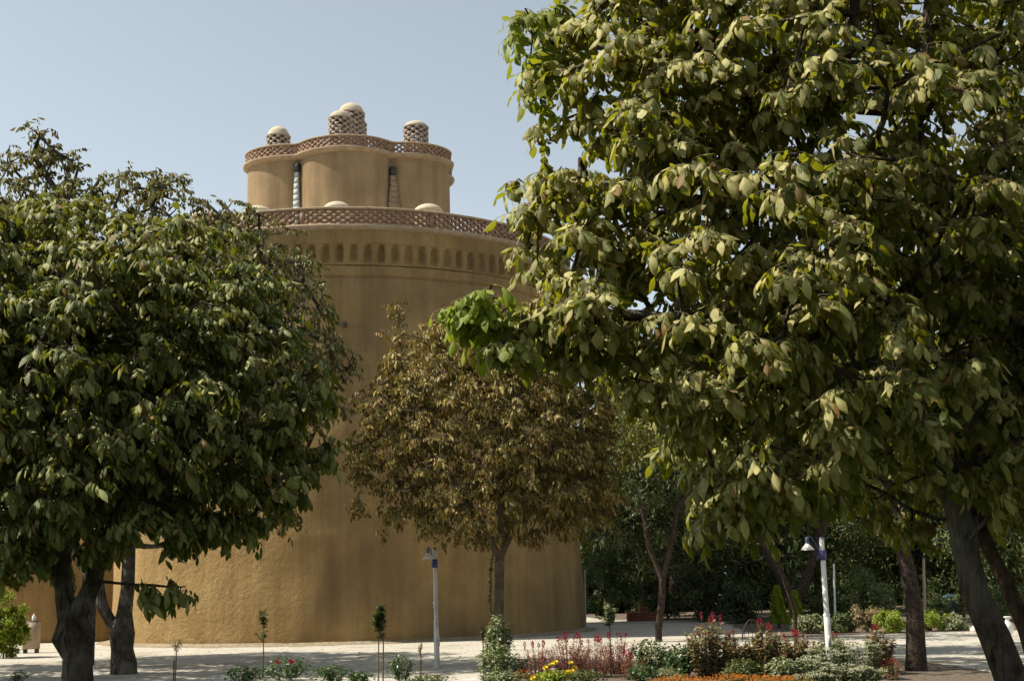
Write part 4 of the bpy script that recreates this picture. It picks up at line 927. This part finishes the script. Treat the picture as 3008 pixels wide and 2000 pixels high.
# marigolds
GM = 'orange marigolds along the front edge of the bed'
def marigold(px, pyb, lab, proto=[None]):
    g0 = gpos(px, pyb); g0[2] = .0
    if proto[0] is None:
        root = empty('marigold', (0, 0, 0), lab, 'flower', GM); mb = MB(); st = stalks(mb, 9, .12, .13, .05, r=.004); mb.build('stems', MAT['stem'], root)
        leaf_object('foliage', [stem_leaves(st, 20, .04, .013)], LM['orangel'], root)
        for t in st:
            mb = MB(); plume(mb, (t[-1][0], t[-1][1], t[-1][2]-.01), .05, .02, 16); mb.build('flower_head', MAT['orange'], root)
        proto[0] = root; o = root
    else: o = copy_tree(proto[0])
    o.location = [float(c) for c in g0]; o.rotation_euler.z = rng.uniform(0, 6.28); o['label'] = lab; sc_ = rng.uniform(.8, 1.15); o.scale = (sc_,)*3; return o
ML = 'orange flowering marigold in the dense row along the bottom edge, between yellow flowers and stonecrops'
for k in range(26): marigold(2000+k*15+rng.normal(0, 5), 2012+rng.uniform(-8, 10), ML)
for k in range(5): marigold(1925+k*15, 2014+rng.uniform(-2, 6), 'orange marigold with sparse flowers at the bottom edge, below the green rose bush')
MR = 'orange tipped marigold in the small patch left of the yellow flowers'
for k in range(7): marigold(1505+k*11, 1998+rng.uniform(-14, 10), MR)
# saplings
def sapling(label, px, pyb, pyt, leaf0, n, rx, lm, stems=1, ll=.075, Y=None, group='saplings in front of the tower', offs=((0, 0),)):
    g0 = gpos(px, pyb) if Y is None else at(px, pyb, Y)*[1, 1, 0]; Y = g0[1]; H = float(at(px, pyt, Y)[2]); h0 = float(at(px, leaf0, Y)[2]); s = Y/F
    root = empty('sapling', g0, label, 'sapling', group); mb = MB(); st = []
    for o in offs:
        pts = [V3(o[0], 0, 0), V3(o[0]+.01, 0, h0), V3(o[0]*.5, 0, (h0+H)/2), V3(o[1], 0, H*.98)]; tube(mb, pts, [.013, .011, .007, .003], 6, cap=False)
        for k in range(8*2//len(offs)):
            f = rng.uniform(.2, .95); z = h0+(H-h0)*f; a = rng.uniform(0, 2*pi); r = rx*s*rng.uniform(.4, 1)*(1-f*.5)
            q = [V3(o[0]*.6, 0, z*.96), V3(o[0]*.6+cos(a)*r*.5, sin(a)*r*.5, z+.05), V3(o[0]*.6+cos(a)*r, sin(a)*r, z+.14)]; tube(mb, q, [.004, .003, .002], 4, cap=False); st.append(q)
        st.append(pts[1:])
    mb.build('trunk', MAT['twig'], root); leaf_object('foliage', [stem_leaves(st, max(3, n//len(st)), ll, ll*.42, f0=.05, f1=1)], LM[lm], root); return root
sapling('thin sapling with loose upright green leaves, left in front of the bright wall', 772, 1990, 1795, 1915, 320, 30, 'mid', ll=.085)
sapling('two stemmed dark sapling with a bushy top, left of the garden lamp', 1118, 2000, 1788, 1885, 620, 26, 'dark', offs=((-.04, 0), (.045, .02)), ll=.10)
sapling('wispy nearly bare sapling beside a dark stake, by the left trunks', 515, 1998, 1893, 1925, 34, 48, 'brown', ll=.07)
sapling('thin dry stalk with a few dead leaves just left of the garden lamp', 1236, 1998, 1905, 1930, 26, 16, 'brown', ll=.05)
sapling('slender young tree with pale leaves behind the red plumed patch', 1795, 1985, 1788, 1850, 520, 34, 'light', ll=.09, Y=24.5)
sapling('thin sapling with a dark red top left of the walnut trunk foot', 1420, 2000, 1845, 1900, 90, 12, 'dark', ll=.07)
g0 = gpos(510, 2010); mb = MB(); tube(mb, [(0, 0, 0), (0, 0, .44)], .014, 6); o = mb.build('wooden_stake', MAT['bark_brown'], loc=g0); tag(o, 'short dark wooden stake standing in the shade beside the wispy sapling', 'stake')

# fallen leaves on the gravel
n = 1500; P = np.stack([rng.uniform(-12, 14, n), rng.uniform(19.5, 45, n), np.full(n, .012)], 1); a_ = rng.uniform(0, 2*pi, n)
P = P[(np.hypot(P[:, 0]-TX, P[:, 1]-TY) > TB+.1)]; n = len(P); a_ = a_[:n]
o = leaf_object('fallen_leaves', [leaflets(P, np.stack([np.cos(a_), np.sin(a_), np.full(n, .08)], 1), np.array([0, 0, 1.])+rng.normal(0, .25, (n, 3)), rng.uniform(.05, .11, n), rng.uniform(.02, .045, n), rng.uniform(0, .4, n), rng.uniform(-.3, .4, n), 2, side=0)], LM['brown'], None)
tag(o, 'dry brown leaves scattered over the pale gravel', 'fallen leaves', kind='stuff')
# ------------------------------------------------------------------ small things behind
Yb = 57.0
def brick_block(name, label, px, pyb, w_, h_, d_, n, Y, rz=0, mat='redbrick'):
    b = at(px, pyb, Y); b[2] = 0; root = empty(name, b, label, 'brick wall' if name != 'brick_block' else 'block', None, rz); mb = MB()
    nn = n; rows = max(2, int(h_/.09))
    for k in range(rows):
        for i in range(nn): box(mb, -w_/2+w_*(i+.5)/nn + (.0 if k % 2 else .02), 0, h_*(k+.5)/rows, w_/nn*.93, d_, h_/rows*.92)
    mb.build('brickwork', MAT[mat], root)
    mb = MB(); box(mb, 0, 0, h_+.02, w_+.04, d_+.04, .04); mb.build('coping', MAT['redbrick'], root); return root
brick_block('low_brick_wall', 'low red brick wall at the far end of the gravel, right of the tower', 1890, 1828, 1.45, .34, .5, 14, 58.5)
brick_block('brick_block', 'small orange brown brick block standing on the ground behind the low brick wall', 1893, 1820, .50, .72, .4, 3, 60.0)
# slender pole beside the tower's edge
def pole(label, px, pyb, pyt, Y, r, mat, name='thin_pole', cat='pole'):
    b = at(px, pyb, Y); t = at(px-3, pyt, Y); b[2] = 0; root = empty(name, b, label, cat, None); mb = MB(); tube(mb, [(0, 0, 0), (t[0]-b[0], 0, t[2])], [r, r*.85], 8); mb.build('shaft', MAT[mat], root)
    mb = MB(); tube(mb, [(t[0]-b[0], 0, t[2]), (t[0]-b[0], 0, t[2]+r*1.5)], [r*1.3, r*.7], 8); mb.build('end_cap', MAT['darkmetal'], root)
pole('thin grey pipe standing close to the right edge of the tower', 1720, 1840, 1672, 52.5, .04, 'pipe')
pole('thin white pole in the far bed, right of the lamp post', 2452, 1810, 1655, 46, .038, 'white')
pole('slender pinkish post right of the dark path trunk', 2716, 1815, 1640, 47, .055, 'tan', 'wooden_post', 'post')
# arched wicker hoop
b = at(2212, 1880, 36); b[2] = 0; root = empty('garden_hoop', b, 'greyish brown arched hoop in the bed behind the celosia plants', 'hoop'); mb = MB()
for k in range(3): tube(mb, [(-.27*cos(t), .05*k, .05+.55*sin(t)) for t in np.linspace(0, pi, 14)], .012, 6)
mb.build('arch', MAT['bark_brown'], root); mb = MB()
for k in range(5): tube(mb, [(-.2+.1*k, 0, 0), (-.2+.1*k, .1, .3+.15*(2-abs(k-2)))], .008, 5)
mb.build('slats', MAT['bark_brown'], root)
# blue bin far right
b = at(2792, 1800, 50); b[2] = 0; root = empty('waste_bin', b, 'small dark blue bin in the far garden, right of the pinkish post', 'bin'); mb = MB(); 
lathe(mb, [(.22, .30), (.27, .80), (.25, .82)], 16); mb.build('bin_body', MAT['bin_blue'], root, smooth=True); mb = MB(); lathe(mb, [(.29, .80), (.30, .84), (.12, .92), (.02, .94)], 16); mb.build('lid', MAT['bin_blue'], root, smooth=True)
mb = MB(); tube(mb, [(0, 0, 0), (0, 0, .35)], .04, 8); mb.build('post', MAT['darkmetal'], root)
# white curved garden ornament: a tall jug shape lying at the edge
b = at(2962, 1850, 34); b[2] = 0; root = empty('garden_urn', b, 'white rounded urn standing between the two right stems', 'urn'); mb = MB()
root.scale = (.78, .78, .78); lathe(mb, [(.10, 0), (.13, .02), (.06, .10), (.13, .22), (.17, .38), (.15, .52), (.07, .60), (.06, .66), (.10, .72), (.085, .73)], 20); mb.build('body', MAT['white'], root, smooth=True); mb = MB()
lathe(mb, [(.115, .715), (.12, .73), (.10, .745), (.08, .735)], 20); mb.build('rim', MAT['white'], root, smooth=True)
# pale stone beside big trunk
def stone(label, px, py, Y, r):
    b = at(px, py, Y); b[2] = r*.3; mb = MB(); pr2 = [(r*math.cos(t)*1.0, r*.8*math.sin(t)) for t in np.linspace(-1.2, 1.5, 7)]
    lathe(mb, pr2, 14, rfun=lambda a, q: q*(1+.14*np.sin(a*3+q*5)+.08*np.sin(a*5)), cap_top=True, cap_bottom=True); tag(mb.build('stone', MAT['kerb'], loc=b), label, 'stone')
stone('pale stone at the bed edge left of the big leaning trunk', 2866, 1842, 39.5, .15)
# grey cabinet with a white object at left
b = at(92, 1892, 41); b[2] = 0; root = empty('metal_cabinet', b, 'grey brown metal cabinet on legs against the shaded mud wall', 'cabinet', None, .05); mb = MB()
box(mb, 0, 0, .52, .42, .36, .80); mb.build('cabinet_body', MAT['tan'], root); mb = MB(); box(mb, .0, -.19, .60, .30, .015, .40); mb.build('door', MAT['cornice'], root); mb = MB(); box(mb, 0, 0, .93, .46, .40, .03); mb.build('top_plate', MAT['darkmetal'], root)
for sx in (-.17, .17):
    mb = MB(); box(mb, sx, 0, .06, .05, .3, .13); mb.build('leg', MAT['darkmetal'], root)
o = MB(); lathe(o, [(.055, 0), (.06, .02), (.06, .13), (.025, .18), (.022, .21), (.03, .22)], 14, cap_top=True); c = o.build('bottle', MAT['white'], smooth=True, loc=(b[0]+.05, b[1], .946)); tag(c, 'small white bottle standing on top of the metal cabinet', 'bottle')
# kerb stones along the front of the bed
mb = MB()
sheet('kerb', [(-.9, 23.62), (1.0, 26.52), (.95, 26.7), (-1.05, 23.7)], MAT['kerb'], z=.06, jag=0)
